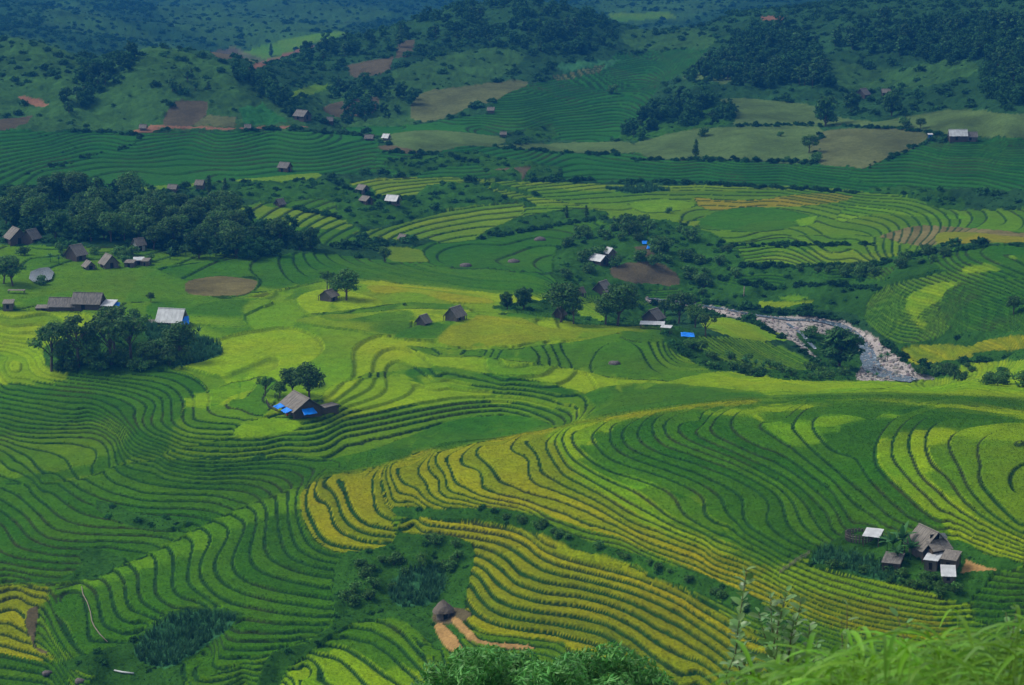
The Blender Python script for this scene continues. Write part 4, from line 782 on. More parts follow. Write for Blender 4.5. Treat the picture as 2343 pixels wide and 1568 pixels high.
# ---- trees that stand out one by one
TALL = [
 # the grove on the left rise
 (P_UMB, 118, 850, 120, 'slim tree with airy crown at left end of the grove'), (P_UMB, 180, 842, 128, 'tall flat-topped tree left of the middle of the grove'),
 (P_UMB, 255, 835, 125, 'dark tree with tiered branches in the middle of the grove'), (P_ROUND, 262, 800, 95, 'leafy tree at the back of the grove'),
 (P_UMB, 300, 828, 118, 'broad dark tree right of the grove centre'), (P_ROUND, 410, 826, 88, 'round bushy tree at right end of the grove'), (P_ROUND, 205, 835, 70, 'low leafy tree among banana plants in the grove'),
 (P_ROUND, 340, 838, 55, 'small tree in front of the grove maize'), (P_ROUND, 145, 842, 62, 'small dense tree at left foot of the grove'),
 # house with blue sheets
 (P_ROUND, 708, 918, 84, 'large round tree behind the house with blue sheets'), (P_ROUND, 672, 905, 62, 'smaller tree touching the large one behind the blue-sheeted house'), (P_UMB, 606, 908, 52, 'thin tree left of the house with blue sheets'), (P_ROUND, 640, 912, 38, 'bushy small tree at the back corner of the blue-sheeted house'),
 # small house further back
 (P_ROUND, 792, 688, 72, 'round tree right of the small barn'), (P_UMB, 748, 664, 48, 'pale thin tree behind the small barn'), (P_ROUND, 770, 682, 48, 'small tree against the small barn'),
 # trees by the river
 (P_BAM, 1160, 708, 42, 'dark bushy tree at left of the row above the yellow field'), (P_BAM, 1197, 708, 54, 'taller dark tree in the row above the yellow field'), (P_ROUND, 1282, 738, 92, 'tall dark tree beside the brown hut'), (P_UMB, 1312, 742, 62, 'lower tree right of the brown hut'),
 (P_ROUND, 1412, 745, 96, 'large tree above the long white roof'), (P_ROUND, 1385, 742, 64, 'tree left of the large one near the long white roof'), (P_ROUND, 1440, 690, 42, 'round tree beside the dark farmhouse'), (P_ROUND, 1552, 742, 72, 'dark tree behind the farmhouse near the river'), (P_ROUND, 1520, 725, 40, 'small tree touching the riverside farmhouse'), (P_UMB, 1614, 770, 60, 'airy tree at the edge of the yellow riverside field'), (P_ROUND, 1590, 750, 52, 'tree between riverside farmhouse and yellow field'),
 (P_BAM, 1918, 838, 98, 'large round bamboo clump on the river island'), (P_BUSH, 1855, 770, 26, 'low shrub on the upstream end of the river island'), (P_ROUND, 2318, 720, 42, 'tree standing alone on the right-hand slope'),
 # village belt
 (P_COL, 228, 500, 96, 'tall feathery tree sticking out of the village wood'), (P_ROUND, 30, 655, 68, 'broad dark tree left of the pond'), (P_ROUND, 8, 650, 62, 'dark tree at the very left edge by the pond'), (P_BUSH, 95, 652, 24, 'round bush on the pond bank'),
 (P_ROUND, 640, 560, 60, 'round tree near right end of the village wood'), (P_BAM, 712, 575, 58, 'dark tree at right end of the village wood'), (P_BAM, 685, 572, 46, 'brownish tree in the gap at the end of the village wood'), (P_ROUND, 880, 600, 34, 'rounded bush on the dark green terraces'),
 # scattered further back
 (P_COL, 478, 442, 42, 'upright tree beside the hut on the left bench'), (P_COL, 515, 438, 32, 'smaller upright tree right of the hut on the left bench'), (P_ROUND, 345, 692, 22, 'small shrub behind the white-roofed house'), (P_BUSH, 308, 730, 26, 'dark shrub left of the white-roofed house'),
 (P_BAM, 1888, 290, 76, 'tall dark bamboo clump between the two pastures'), (P_BAM, 1948, 262, 54, 'dark clump left of the hillside hut'), (P_BAM, 2040, 266, 62, 'dark clump right of the hillside hut'), (P_ROUND, 1850, 350, 40, 'lone round tree between the pasture fields'), (P_BUSH, 1868, 370, 24, 'bush under the lone pasture tree'), (P_COL, 1590, 360, 42, 'column-shaped tree at left end of the pasture'), (P_BUSH, 1610, 312, 24, 'bush at the upper left of the pasture'),
 (P_BUSH, 1785, 312, 12, 'flat bush in the middle of the pasture'), (P_BUSH, 1800, 370, 14, 'flat bush at the bottom of the pasture'), (P_BUSH, 2070, 292, 26, 'bushy shrub on the hedge between the pastures'), (P_ROUND, 2105, 296, 24, 'shrub right of the hedge bush'),
 (P_COL, 1342, 496, 28, 'upright small tree on the ridge above the knoll'), (P_COL, 1296, 500, 30, 'slim small tree at left on the ridge above the knoll'), (P_BUSH, 1530, 488, 16, 'single bush in the flat green field'), (P_COL, 620, 130, 30, 'slender lone tree beside the far bright field'), (P_BUSH, 1400, 215, 22, 'dark bush at the head of the centre terraces'),
 (P_BUSH, 2290, 878, 34, 'shrub on the rim of the near rice field at right'), (P_BUSH, 2340, 885, 40, 'shrub at the right picture edge on the field rim'), (P_BUSH, 925, 700, 8, 'tiny bush in the middle rice field'),
]
for pr, u, v, hp, lb in TALL:
    bush = pr in (P_BUSH, P_BUSHD)
    plant(pr, u, v, hp, 'shrub' if bush else ('bamboo_clump' if pr is P_BAM else 'tree'), lb, 'shrub' if bush else ('bamboo' if 'bamboo' in lb else 'tree'), base_h=2.4 if bush else (9.5 if pr is P_UMB else 8.6), wide=(1.3 if 'river island' in lb else 1.15 if pr is P_ROUND else 1))
BANA = [(140,850,44,'left foot of the grove'),(232,850,52,'middle foot of the grove'),(120,838,30,'outer left edge of the grove'),(455,772,26,'back right corner of the grove')]
for u, v, hp, wh in BANA: plant(P_BAN, u, v, hp, 'banana_plant', 'banana plant with arching leaves at the ' + wh, 'banana plant', base_h=4.0)
for u, v, hp in ((2040,1278,66),(2062,1270,72),(2082,1282,54),(2052,1292,48),(2028,1262,44)): plant(P_BAN, u, v, hp, 'banana_plant', 'banana plant in the dense clump beside the large farmhouse', 'banana plant', 'banana clump by the farmhouse', base_h=4.0)
for k in range(12): plant(P_BAN, 395 + 14 * k + R.randint(-6, 6), 590 + R.randint(-12, 6), R.randint(22, 32), 'banana_plant', 'banana plant in the row along the foot of the village wood', 'banana plant', 'bananas along the village wood', base_h=4.0)
for u, v, hp in ((1705,838,24),(1728,846,26),(1745,852,24),(2015,830,22),(2030,826,22),(1868,840,22),(1985,862,16),(2005,866,14),(115,600,22),(135,605,20)): plant(P_BAN, u, v, hp, 'banana_plant', 'small banana plant on a bank near the water', 'banana plant', 'bananas near the water', base_h=4.0)

# ---- woods: every tree one can make out, by grove
def inpoly(pts, n, g):
    p = np.array(pts, float); out = []; lo, hi = p.min(0), p.max(0); q = np.roll(p, -1, 0)
    while len(out) < n:
        x, y = lo + (hi - lo) * g.random(2); h = (p[:, 1] <= y) != (q[:, 1] <= y)
        xs = p[h, 0] + (y - p[h, 1]) / (q[h, 1] - p[h, 1]) * (q[h, 0] - p[h, 0])
        if (xs > x).sum() % 2: out.append((x, y))
    return out
GROVES = [
 ([(0,480),(150,450),(300,450),(420,490),(560,510),(660,545),(700,580),(560,596),(400,590),(340,570),(200,560),(90,545),(0,520)], 72, 46, 74, P_ROUND + P_BAM + P_ROUND, 'dark green tree in the wood above the village', 'village wood', 8.6),
 ([(150,215),(230,150),(300,120),(310,160),(250,210),(180,260),(130,260)], 14, 20, 34, P_FAR, 'dark tree on the left flank of the left hill', 'trees on the left hill flank', 7.6),
 ([(380,190),(450,175),(480,210),(400,225)], 7, 20, 30, P_FAR, 'dark tree in the small copse on the left hill', 'copse on the left hill', 7.6),
 ([(500,150),(600,180),(680,250),(700,290),(640,250),(560,200)], 12, 16, 28, P_FAR, 'tree on the right flank of the left hill', 'trees on the right hill flank', 7.6),
 ([(640,130),(760,100),(900,65),(1020,15),(1150,5),(1330,25),(1420,70),(1420,120),(1280,130),(1150,110),(1000,100),(880,120),(740,150)], 38, 16, 30, P_FAR, 'tree on the crown of the wooded central hill', 'trees on the central hill', 7.6),
 ([(760,190),(900,190),(960,230),(880,280),(780,285)], 8, 14, 24, P_FAR, 'tree at the foot of the central hill', 'trees at the foot of the central hill', 7.6),
 ([(1560,190),(1700,80),(1800,60),(1880,110),(1900,200),(1760,205),(1650,195)], 44, 26, 40, P_FAR, 'tree in the dense wood on the right-hand hill', 'right hill wood', 7.6),
 ([(1900,110),(2000,60),(2342,40),(2342,260),(2260,230),(2240,160),(2100,140)], 36, 28, 44, P_FAR, 'tree in the dark wood at upper right', 'upper right wood', 7.6),
 ([(1400,315),(1480,260),(1580,225),(1680,250),(1680,275),(1560,300),(1450,325)], 14, 16, 28, P_FAR, 'tree in the copse left of the pastures', 'copse left of the pastures', 7.6),
]
g_ = np.random.default_rng(99)
def where(pts, u, v, h, h0, h1):
    us = sorted(p[0] for p in pts); vs_ = sorted(p[1] for p in pts); n = len(pts)
    a = 'left end' if u < us[n // 3] else ('middle' if u < us[2 * n // 3] else 'right end'); b = 'back' if v < vs_[n // 2] else 'front'
    return ('tall ' if h > (h0 + h1) / 2 else 'small '), ', ' + a + ', ' + b
for poly, cnt, h0, h1, pr, lb, grp, bh in GROVES:
    pts = sorted(inpoly(poly, cnt, g_), key=lambda t: t[1])
    for u, v in pts:
        h = h0 + (h1 - h0) * R.random(); a, b = where(pts, u, v, h, h0, h1); plant(pr, u, v, h, 'tree', a + lb + b, 'tree', grp, base_h=bh, wide=1.1)
SHRUBS = [
 ([(1290,560),(1400,515),(1480,505),(1600,535),(1670,580),(1690,640),(1620,680),(1540,660),(1560,620),(1440,600),(1420,650),(1340,660),(1290,640)], 44, 14, 34, 'leafy shrub on the knoll with the brown slope', 'shrubs on the knoll'),
 ([(1720,610),(1960,640),(2150,600),(2180,580),(2120,575),(1960,620),(1800,620)], 26, 12, 26, 'shrub in the gully of the right-hand slope', 'shrubs in the right gully'),
 ([(1560,790),(1640,800),(1760,840),(1990,862),(1900,870),(1720,862),(1600,840)], 30, 12, 24, 'shrub on the bank above the river', 'shrubs on the river bank'),
 ([(2060,845),(2200,835),(2330,870),(2300,885),(2120,868)], 18, 14, 26, 'shrub beside the stony river bend', 'shrubs at the river bend'),
 ([(820,1290),(1000,1230),(1070,1260),(1060,1330),(960,1300),(860,1380),(780,1400)], 26, 14, 30, 'leafy shrub in the overgrown ravine', 'shrubs in the ravine'),
 ([(1120,1180),(1240,1200),(1320,1245),(1500,1300),(1640,1360),(1760,1420),(1700,1400),(1560,1330),(1400,1275),(1260,1225)], 30, 10, 22, 'shrub on the dark bank across the golden terraces', 'shrubs on the dark bank'),
 ([(1870,1300),(1960,1320),(2080,1345),(2180,1385),(2230,1360),(2140,1330),(2010,1300)], 20, 12, 24, 'shrub below the large farmhouse', 'shrubs below the farmhouse'),
 ([(110,850),(200,852),(330,850),(440,830),(470,800),(380,800),(250,820)], 46, 18, 34, 'undergrowth bush at the foot of the grove', 'undergrowth of the grove'),
 ([(0,600),(120,560),(340,585),(430,600),(320,612),(160,600)], 14, 14, 26, 'garden bush among the village huts', 'village bushes'),
]
for poly, cnt, h0, h1, lb, grp in SHRUBS:
    pts = sorted(inpoly(poly, cnt, g_), key=lambda t: t[1])
    for u, v in pts:
        h = h0 + (h1 - h0) * R.random(); a, b = where(pts, u, v, h, h0, h1); plant(P_BUSH + P_BUSHD, u, v, h, 'shrub', a + lb + b, 'shrub', grp, base_h=2.3)

# ---- growth nobody could count: instanced on points
def tuft_mesh(name, seed, blades, h, spread, w, bend=.35):
    g = np.random.default_rng(seed); V, Q = [], []
    for k in range(blades):
        a = g.random() * 6.28; d = np.array([math.cos(a), math.sin(a), 0]); s = np.array([-d[1], d[0], 0]) * w; b = d * spread * g.random() * .5; hh = h * (.7 + .5 * g.random()); o = d * spread * (.5 + g.random()) 
        i = len(V); V += [b - s, b + s, b + o * bend + s * .8 + np.array([0, 0, hh * .62]), b + o * bend - s * .8 + np.array([0, 0, hh * .62]), b + o + np.array([0, 0, hh])]
        Q += [[i, i + 1, i + 2, i + 3], [i + 3, i + 2, i + 4, i + 4]]
    me = bpy.data.meshes.new(name); me.from_pydata([tuple(v) for v in V], [], [q if q[2] != q[3] else q[:3] for q in Q]); me.materials.append(M_TUFT); return me
def scatter(name, label, cat, proto_mesh, P, scl, tint, tilt=.15):
    me = bpy.data.meshes.new(name); n = len(P)
    me.vertices.add(n); me.vertices.foreach_set('co', P.astype(np.float32).ravel())
    a = me.attributes.new('scl', 'FLOAT', 'POINT'); a.data.foreach_set('value', scl.astype(np.float32))
    a = me.attributes.new('rot', 'FLOAT_VECTOR', 'POINT'); rt = np.c_[tilt * rng.normal(size=n), tilt * rng.normal(size=n), rng.random(n) * 6.28]; a.data.foreach_set('vector', rt.astype(np.float32).ravel())
    a = me.attributes.new('tint', 'FLOAT_COLOR', 'POINT'); a.data.foreach_set('color', np.c_[tint, np.ones(n)].astype(np.float32).ravel())
    ob = link(bpy.data.objects.new(name, me)); tag(ob, label, cat, kind='stuff')
    proto = bpy.data.objects.new(name + '_plant', proto_mesh)
    ng = bpy.data.node_groups.new(name, 'GeometryNodeTree'); ng.interface.new_socket('Geometry', in_out='INPUT', socket_type='NodeSocketGeometry'); ng.interface.new_socket('Geometry', in_out='OUTPUT', socket_type='NodeSocketGeometry')
    gi = ng.nodes.new('NodeGroupInput'); go = ng.nodes.new('NodeGroupOutput'); ip = ng.nodes.new('GeometryNodeInstanceOnPoints'); oi = ng.nodes.new('GeometryNodeObjectInfo'); oi.inputs['Object'].default_value = proto
    na = ng.nodes.new('GeometryNodeInputNamedAttribute'); na.data_type = 'FLOAT'; na.inputs[0].default_value = 'scl'
    nb = ng.nodes.new('GeometryNodeInputNamedAttribute'); nb.data_type = 'FLOAT_VECTOR'; nb.inputs[0].default_value = 'rot'
    ng.links.new(gi.outputs[0], ip.inputs['Points']); ng.links.new(oi.outputs['Geometry'], ip.inputs['Instance']); ng.links.new(na.outputs[0], ip.inputs['Scale']); ng.links.new(nb.outputs[0], ip.inputs['Rotation']); ng.links.new(ip.outputs[0], go.inputs[0])
    md = ob.modifiers.new('scatter', 'NODES'); md.node_group = ng
    return ob
def pick(mask, per_m2, cap):
    """random points on cells of the ground grid where mask holds"""
    cw = np.gradient(COLA)[None, :] * YY; ch = np.gradient(ROWY)[:, None]
    p = np.clip(cw * ch, 0, 50) * per_m2 * mask
    n = min(int(p.sum()), cap); f = p.ravel() / p.sum()
    k = rng.choice(len(f), n, p=f); i, j = np.unravel_index(k, XX.shape)
    x = XX[i, j] + (rng.random(n) - .5) * cw[i, j]; y = YY[i, j] + (rng.random(n) - .5) * np.broadcast_to(ch, XX.shape)[i, j]
    return np.c_[x, y, gz(x, y)], i, j
INF = (np.abs(XX / YY) < .26) & (YY > 288)
isrice = np.isin(cls, [ci_[c] for c in 'gmyloabn'])
P, i, j = pick(isrice & (rk[..., 0] < .3) & (YY < 430) & INF, 5.0, 170000)
scatter('rice_plants', 'rice plants crowding the paddies of the terraces', 'rice', tuft_mesh('rice_tuft', 5, 5, .27, .15, .022), P - [0, 0, .12], .75 + .4 * rng.random(len(P)), rgb[i, j] * (.95 + .3 * rng.random(len(P)))[:, None])
P, i, j = pick(isrice & (rk[..., 0] < .3) & (YY >= 430) & (YY < 640) & INF, 1.2, 45000)
scatter('rice_plants', 'rice plants filling the fields of the middle distance', 'rice', tuft_mesh('rice_tuft', 9, 5, .26, .3, .04), P - [0, 0, .16], .7 + .5 * rng.random(len(P)), rgb[i, j] * (1.05 + .2 * rng.random(len(P)))[:, None])
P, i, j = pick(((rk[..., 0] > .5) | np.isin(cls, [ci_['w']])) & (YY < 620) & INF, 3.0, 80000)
scatter('bank_weeds', 'rank weeds and grass on the terrace banks', 'weeds', tuft_mesh('weed_tuft', 6, 7, .42, .30, .04), P - [0, 0, .10], .3 + .6 * rng.random(len(P)) ** 2, np.where(rk[i, j] > .5, np.array([[.013, .050, .007]]), np.array([[.026, .092, .010]])) * (.55 + 1.0 * rng.random(len(P)))[:, None] * (1 + .4 * (rng.random((len(P), 3)) - .5)))  # tufts on risers get a darker tint that carries the painted shade
P, i, j = pick(np.isin(cls, [ci_['c']]) & INF & (YY < 1000), 3.0, 20000)
scatter('maize_plants', 'tall blue-green maize and cane patches', 'maize', tuft_mesh('maize_tuft', 8, 8, 1.5, .55, .05, .25), P - [0, 0, .1], .6 + .6 * rng.random(len(P)), np.array([.045, .135, .05]) * (.5 + .9 * rng.random(len(P)))[:, None])
sm = tree_proto(71, 2.0, 2.6, 130, .45, .05, 6, 'bush', M_TUFT)[1]; sm.materials[0] = M_TUFT
P, i, j = pick(np.isin(cls, [ci_['w']]) & INF & (YY < 1000), .05, 9000)
scatter('bank_scrub', 'low scrub covering the banks and gullies', 'scrub', sm, P - [0, 0, .3], .25 + .6 * rng.random(len(P)) ** 2 * np.clip(P[:, 1] / 500, .7, 1.6), np.array([.032, .115, .020]) * (.5 + .9 * rng.random(len(P)))[:, None], .1)
wood = fbm(XX / 60, YY / 60, 123) + .35 * fbm(XX / 15, YY / 15, 124)
P, i, j = pick(np.isin(cls, [ci_['f']]) * np.clip(.15 + 1.6 * (wood + .25), .02, 1) * INF * (YY > 600) * (YY < 2550) + np.isin(cls, [ci_['k']]) * (.14 + np.clip(1.3 * (wood - .08), 0, .5)) * INF * (YY > 600) * (YY < 2550), .10, 52000)
scatter('hill_scrub', 'scrub and young trees covering the far hills', 'scrub', sm, P - [0, 0, .3], .35 + 1.75 * rng.random(len(P)) ** 4, np.array([.030, .100, .022]) * (.6 + .7 * rng.random(len(P)))[:, None], .1)

def wood_points(poly, n):
    out = []
    for u, v in inpoly(poly, n, g_):
        q = ground_at(u, v); out.append((q.x, q.y, q.z))
    return np.array(out)
WP = np.concatenate([wood_points(GROVES[k][0], c) for k, c in ((0, 90), (1, 30), (3, 24), (4, 130), (5, 30), (6, 190), (7, 240), (8, 60))])
fm = tree_proto(75, 7.5, 6, 300, .8, .1, 10, 'round', M_TUFT)[1]; fm.materials[0] = M_TUFT
scatter('distant_woodland', 'closed mass of dark trees filling the woods on the hills and above the village', 'wood', fm, WP - [0, 0, .6], .55 + .6 * rng.random(len(WP)), np.array([.030, .098, .024]) * (.55 + .8 * rng.random(len(WP)))[:, None], .06)

HEDGE = [[(1680,288),(1885,288),(2050,294),(2200,318)],[(1862,372),(1880,300)],[(1985,382),(2115,328)],[(1450,366),(1700,368),(1860,374)],[(690,300),(830,312)],[(870,348),(990,352)],[(160,300),(330,308),(300,335),(200,360),(60,400)],[(1240,412),(1600,420),(1960,442)],[(640,470),(780,500)],[(1090,548),(1390,497)],
 [(2000,560),(1690,565)],[(1690,610),(2000,610),(2100,582),(2342,560)],[(1500,698),(1600,716),(1730,742),(1820,795),(1890,845)],[(1560,684),(1700,706),(1860,722),(1960,742),(2030,790),(2080,840)],[(1130,336),(1250,348),(1420,356)],[(880,372),(1000,352),(1090,372)],[(1650,640),(1760,662),(1900,650),(2020,665)],[(2040,800),(2120,842),(2260,826)],[(560,298),(690,296)],[(1410,125),(1600,112)],[(0,432),(160,436),(300,436)],[(740,412),(860,452),(940,456)],[(1550,800),(1640,848),(1800,866)]]
HP = []
for ln in HEDGE:
    ln = np.array(ln, float); Ls = np.r_[0, np.cumsum(np.hypot(*np.diff(ln, axis=0).T))]
    for s in np.arange(0, Ls[-1], 3.2):
        u, v = np.interp(s, Ls, ln[:, 0]) + g_.normal() * 2.5, np.interp(s, Ls, ln[:, 1]) + g_.normal() * 1.6
        if fbm(np.array([u / 30]), np.array([v / 30]), 5)[0] > -.12: q = ground_at(u, v); HP.append((q.x, q.y, q.z))
HP = np.array(HP)
scatter('hedgerows', 'ragged hedges and overgrown edges between the fields', 'hedge', sm, HP - [0, 0, .3], .25 + 1.0 * rng.random(len(HP)) ** 2, np.array([.024, .085, .016]) * (.5 + .8 * rng.random(len(HP)))[:, None], .1)
# ------------------------------------------------------------------ houses and sheds
M_WOOD = simple_mat('weathered_wood', (.17, .15, .125), .9, .55, 2.5, (6, 6, .6)); M_PLANK = simple_mat('dark_planks', (.12, .092, .066), .9, .6, 3, (8, 8, .5))
M_ROOFG = simple_mat('grey_roof', (.25, .225, .19), .9, .55, 1.6, (5, .7, .7)); M_ROOFW = simple_mat('white_roof_sheet', (.60, .62, .62), .55, .3, .8); M_ROOFS = simple_mat('slate_roof', (.20, .185, .165), .85, .5, 1.3, (3, .8, .8))
M_THATCH = simple_mat('thatch', (.20, .165, .13), 1, .6, 4, (9, 9, 1)); M_BLUE = simple_mat('blue_sheet', (.004, .25, .95), .45, .35, 1.2); M_DARK = simple_mat('dark_doorway', (.012, .011, .010), 1, .3)
M_BAMB = simple_mat('bamboo_pole', (.26, .22, .16), .7, .4, 3); M_BLUEWALL = simple_mat('blue_paint', (.02, .16, .42), .6, .3); M_STRAW = simple_mat('pale_cloth', (.42, .42, .40), .9, .4)
def bxm(bm, x0, x1, y0, y1, z0, z1, M=None):
    vs_ = [Vector((x, y, z)) for x in (x0, x1) for y in (y0, y1) for z in (z0, z1)]
    if M: vs_ = [M @ v for v in vs_]
    v = [bm.verts.new(p) for p in vs_]
    for f in ((0, 1, 3, 2), (4, 6, 7, 5), (0, 4, 5, 1), (2, 3, 7, 6), (0, 2, 6, 4), (1, 5, 7, 3)): bm.faces.new([v[k] for k in f])
def part(name, bm, m, parent, smooth=False):
    o = link(bpy.data.objects.new(name, bm_mesh(name, bm, m, smooth))); o.parent = parent; return o
def slab(bm, p00, p10, p11, p01, th, nx=1, sag=0, rough=0, g=R):
    """thin sheet between four corners, nx strips along the first edge, each slightly uneven"""
    P = [Vector(p) for p in (p00, p10, p11, p01)]; n = (P[1] - P[0]).cross(P[3] - P[0]).normalized()
    for k in range(nx):
        a, b = k / nx, (k + 1) / nx; dz = g.uniform(-rough, rough); e = g.uniform(0, rough) * 2
        q = [P[0].lerp(P[1], a), P[0].lerp(P[1], b - .004), P[3].lerp(P[2], b - .004), P[3].lerp(P[2], a)]
        ed = (q[3] - q[0]).normalized() * e; q[0] = q[0] - ed; q[1] = q[1] - ed
        lo = [bm.verts.new(v + n * dz) for v in q]; hi = [bm.verts.new(v + n * (dz + th)) for v in q]
        for f in ((lo[3], lo[2], lo[1], lo[0]), tuple(hi), (lo[0], lo[1], hi[1], hi[0]), (lo[1], lo[2], hi[2], hi[1]), (lo[2], lo[3], hi[3], hi[2]), (lo[3], lo[0], hi[0], hi[3])): bm.faces.new(f)
def root_at(name, u, v, yaw, label, cat, group=None, ymin=0, dz=0):
    p = ground_at(u, v, ymin); o = link(bpy.data.objects.new(name, None)); o.location = (p.x, p.y, p.z + dz); o.rotation_euler = (0, 0, math.radians(yaw)); o.empty_display_size = .5
    tag(o, label, cat, group); return o, px(p.y)
def hut(u, v, Lpx, Wpx, hw, rise, yaw, label, roof=M_ROOFG, wall=M_WOOD, name='house', cat='house', over=.45, nx=10, door=1, leanto=None, group=None, ymin=0, roof_rough=.035):
    o, s = root_at(name, u, v, yaw, label, cat, group, ymin); L, Wd = Lpx * s * .9, Wpx * s * .9; hw, rise = hw * .9, rise * .9; hl, hb = L / 2, Wd / 2
    bm = bmesh.new()
    pr = [(-hb, -.8), (hb, -.8), (hb, hw), (0, hw + rise * .97), (-hb, hw)]
    A = [bm.verts.new((-hl, y, z)) for y, z in pr]; B = [bm.verts.new((hl, y, z)) for y, z in pr]
    bm.faces.new(A[::-1]); bm.faces.new(B)
    for k in range(5): bm.faces.new((A[k], A[(k + 1) % 5], B[(k + 1) % 5], B[k]))
    part('wall', bm, wall, o)
    # upright boards on the walls
    bm = bmesh.new(); nb = max(int(L / .9), 3)
    for k in range(nb + 1):
        x = -hl + L * k / nb
        for sgn in (-1, 1): bxm(bm, x - .05, x + .05, sgn * hb - .04, sgn * hb + .04, -.3, hw)
    for k in range(1, int(Wd / .9)):
        y = -hb + Wd * k / int(Wd / .9); zt = hw + rise * (1 - abs(y) / hb) - .08
        for sgn in (-1, 1): bxm(bm, sgn * hl - .04, sgn * hl + .04, y - .05, y + .05, -.3, zt)
    part('batten', bm, wall, o)
    sl_ = rise / hb; oy = hb + over; oz = hw - over * sl_; ox = hl + over
    for nm, sg in (('roof_slope', -1), ('roof_slope', 1)):
        bm = bmesh.new(); a, b = (-ox, ox) if sg < 0 else (ox, -ox)
        slab(bm, (a, sg * oy, oz + .04), (b, sg * oy, oz + .04), (b, 0, hw + rise + .04), (a, 0, hw + rise + .04), .06, nx, rough=roof_rough)
        rp = part(nm, bm, roof, o)
    bm = bmesh.new(); bxm(bm, -ox - .05, ox + .05, -.16, .16, hw + rise + .06, hw + rise + .15); part('ridge_cap', bm, roof, rp)
    if door:
        bm = bmesh.new(); bxm(bm, hl + .005, hl + .06, -.5, .5, 0, min(1.8, hw)); part('door', bm, M_DARK, o)
        bm = bmesh.new(); bxm(bm, -.5 - L * .1, .5 - L * .1, -hb - .06, -hb - .005, 0, min(1.8, hw * .92)); part('door', bm, M_DARK, o)
    bm = bmesh.new()
    for x in (-ox + .2, ox - .2):
        for y in (-oy + .2, oy - .2): bxm(bm, x - .06, x + .06, y - .06, y + .06, -.8, oz + .06)
    part('post', bm, M_PLANK, o)
    return o, L, Wd, s
def shed(u, v, Lpx, Wpx, h, tilt, yaw, label, roof=M_ROOFG, walls=None, name='shed', cat='shed', nx=6, group=None, ymin=0):
    """lean-to roof on posts; tilt is the drop towards the front"""
    o, s = root_at(name, u, v, yaw, label, cat, group, ymin); L, Wd = Lpx * s / 2, Wpx * s / 2
    bm = bmesh.new(); slab(bm, (-L, -Wd, h - tilt), (L, -Wd, h - tilt), (L, Wd, h), (-L, Wd, h), .05, nx, rough=.02); part('roof', bm, roof, o)
    for sx in (-1, 1):
        for sy in (-1, 1):
            bm = bmesh.new(); x, y = sx * (L - .2), sy * (Wd - .15); bxm(bm, x - .06, x + .06, y - .06, y + .06, -.8, h - (tilt if sy < 0 else .05)); part('post', bm, M_PLANK, o)
    if walls:
        bm = bmesh.new(); a, b = L - .3, Wd - .25; bxm(bm, -a, a, -b, b, -.8, h - tilt - .12); part('wall', bm, walls, o)
        bm = bmesh.new(); bxm(bm, -a * .35, a * .25, -b - .05, -b - .004, .1, (h - tilt) * .75); part('door', bm, M_DARK, o)
    return o
def cloth(u, v, pts, label, m=M_BLUE, name='tarpaulin', cat='tarpaulin', n=8, parent_off=None, seed=1, base=None):
    """draped sheet: corner points in metres relative to the ground point"""
    p = base or ground_at(u, v); g = np.random.default_rng(seed); P = [np.array(q, float) for q in pts]; V = []; Fc = []
    for i in range(n + 1):
        for j in range(n + 1):
            a, b = i / n, j / n; q = (P[0] * (1 - a) + P[1] * a) * (1 - b) + (P[3] * (1 - a) + P[2] * a) * b
            q = q + np.array([0, 0, -.14 * math.sin(math.pi * a) * math.sin(math.pi * b)]) + g.normal(size=3) * .035; V.append(q)
    for i in range(n):
        for j in range(n): k = i * (n + 1) + j; Fc.append((k, k + n + 1, k + n + 2, k + 1))
    me = bpy.data.meshes.new(name); me.from_pydata([tuple(q) for q in V], [], Fc); me.materials.append(m); o = link(bpy.data.objects.new(name, me)); o.location = p
    for f in me.polygons: f.use_smooth = True
    md = o.modifiers.new('thickness', 'SOLIDIFY'); md.thickness = .03
    tag(o, label, cat); return o
def pole(name, label, cat, pts, r, m=M_BAMB, seg=6):
    bm = bmesh.new(); tube(bm, pts, [r] * len(pts), seg); o = link(bpy.data.objects.new(name, bm_mesh(name, bm, m))); tag(o, label, cat); return o

# large farmhouse on the near spur, with its sheds
fh, L, Wd, s_ = hut(2122, 1266, 66, 74, 1.9, 2.3, -66, 'grey-roofed wooden farmhouse with a boarded lean-to in front, on the near spur', nx=12, over=.7, door=0)
bm = bmesh.new(); slab(bm, (L / 2 + 2.1, -Wd * .42, 1.45), (L / 2 + 2.1, Wd * .42, 1.45), (L / 2 + .1, Wd * .44, 2.55), (L / 2 + .1, -Wd * .44, 2.55), .06, 11, rough=.03); part('porch_roof', bm, M_ROOFG, fh)
bm = bmesh.new(); bxm(bm, L / 2 + .3, L / 2 + 1.7, -Wd * .40, Wd * .40, -.8, 1.5); part('porch_wall', bm, M_PLANK, fh)
bm = bmesh.new(); bxm(bm, L / 2 + .03, L / 2 + .12, -1.1, .9, 2.6, 3.5); part('gable_opening', bm, M_DARK, fh)
bm = bmesh.new(); slab(bm, (L / 2 + .3, .4, 2.75), (L / 2 + .45, 1.9, 2.7), (L / 2 + .2, 1.5, 3.5), (L / 2 + .2, .5, 3.6), .03); part('gable_cloth', bm, M_STRAW, fh)
shed(1996, 1246, 42, 48, 1.9, .5, -22, 'pale flat sheet roof on posts left of the banana clump', M_ROOFW)
shed(2042, 1297, 46, 62, 1.7, .6, -20, 'low grey plank-roofed pigsty below the banana clump', M_ROOFS, M_PLANK)
shed(2134, 1298, 36, 60, 2.0, .4, -24, 'small shed with a white sheet roof in front of the large farmhouse', M_ROOFW, M_WOOD)
shed(2174, 1299, 40, 62, 2.1, .4, -24, 'grey-roofed shed standing against the white-roofed shed', M_ROOFG, M_PLANK)
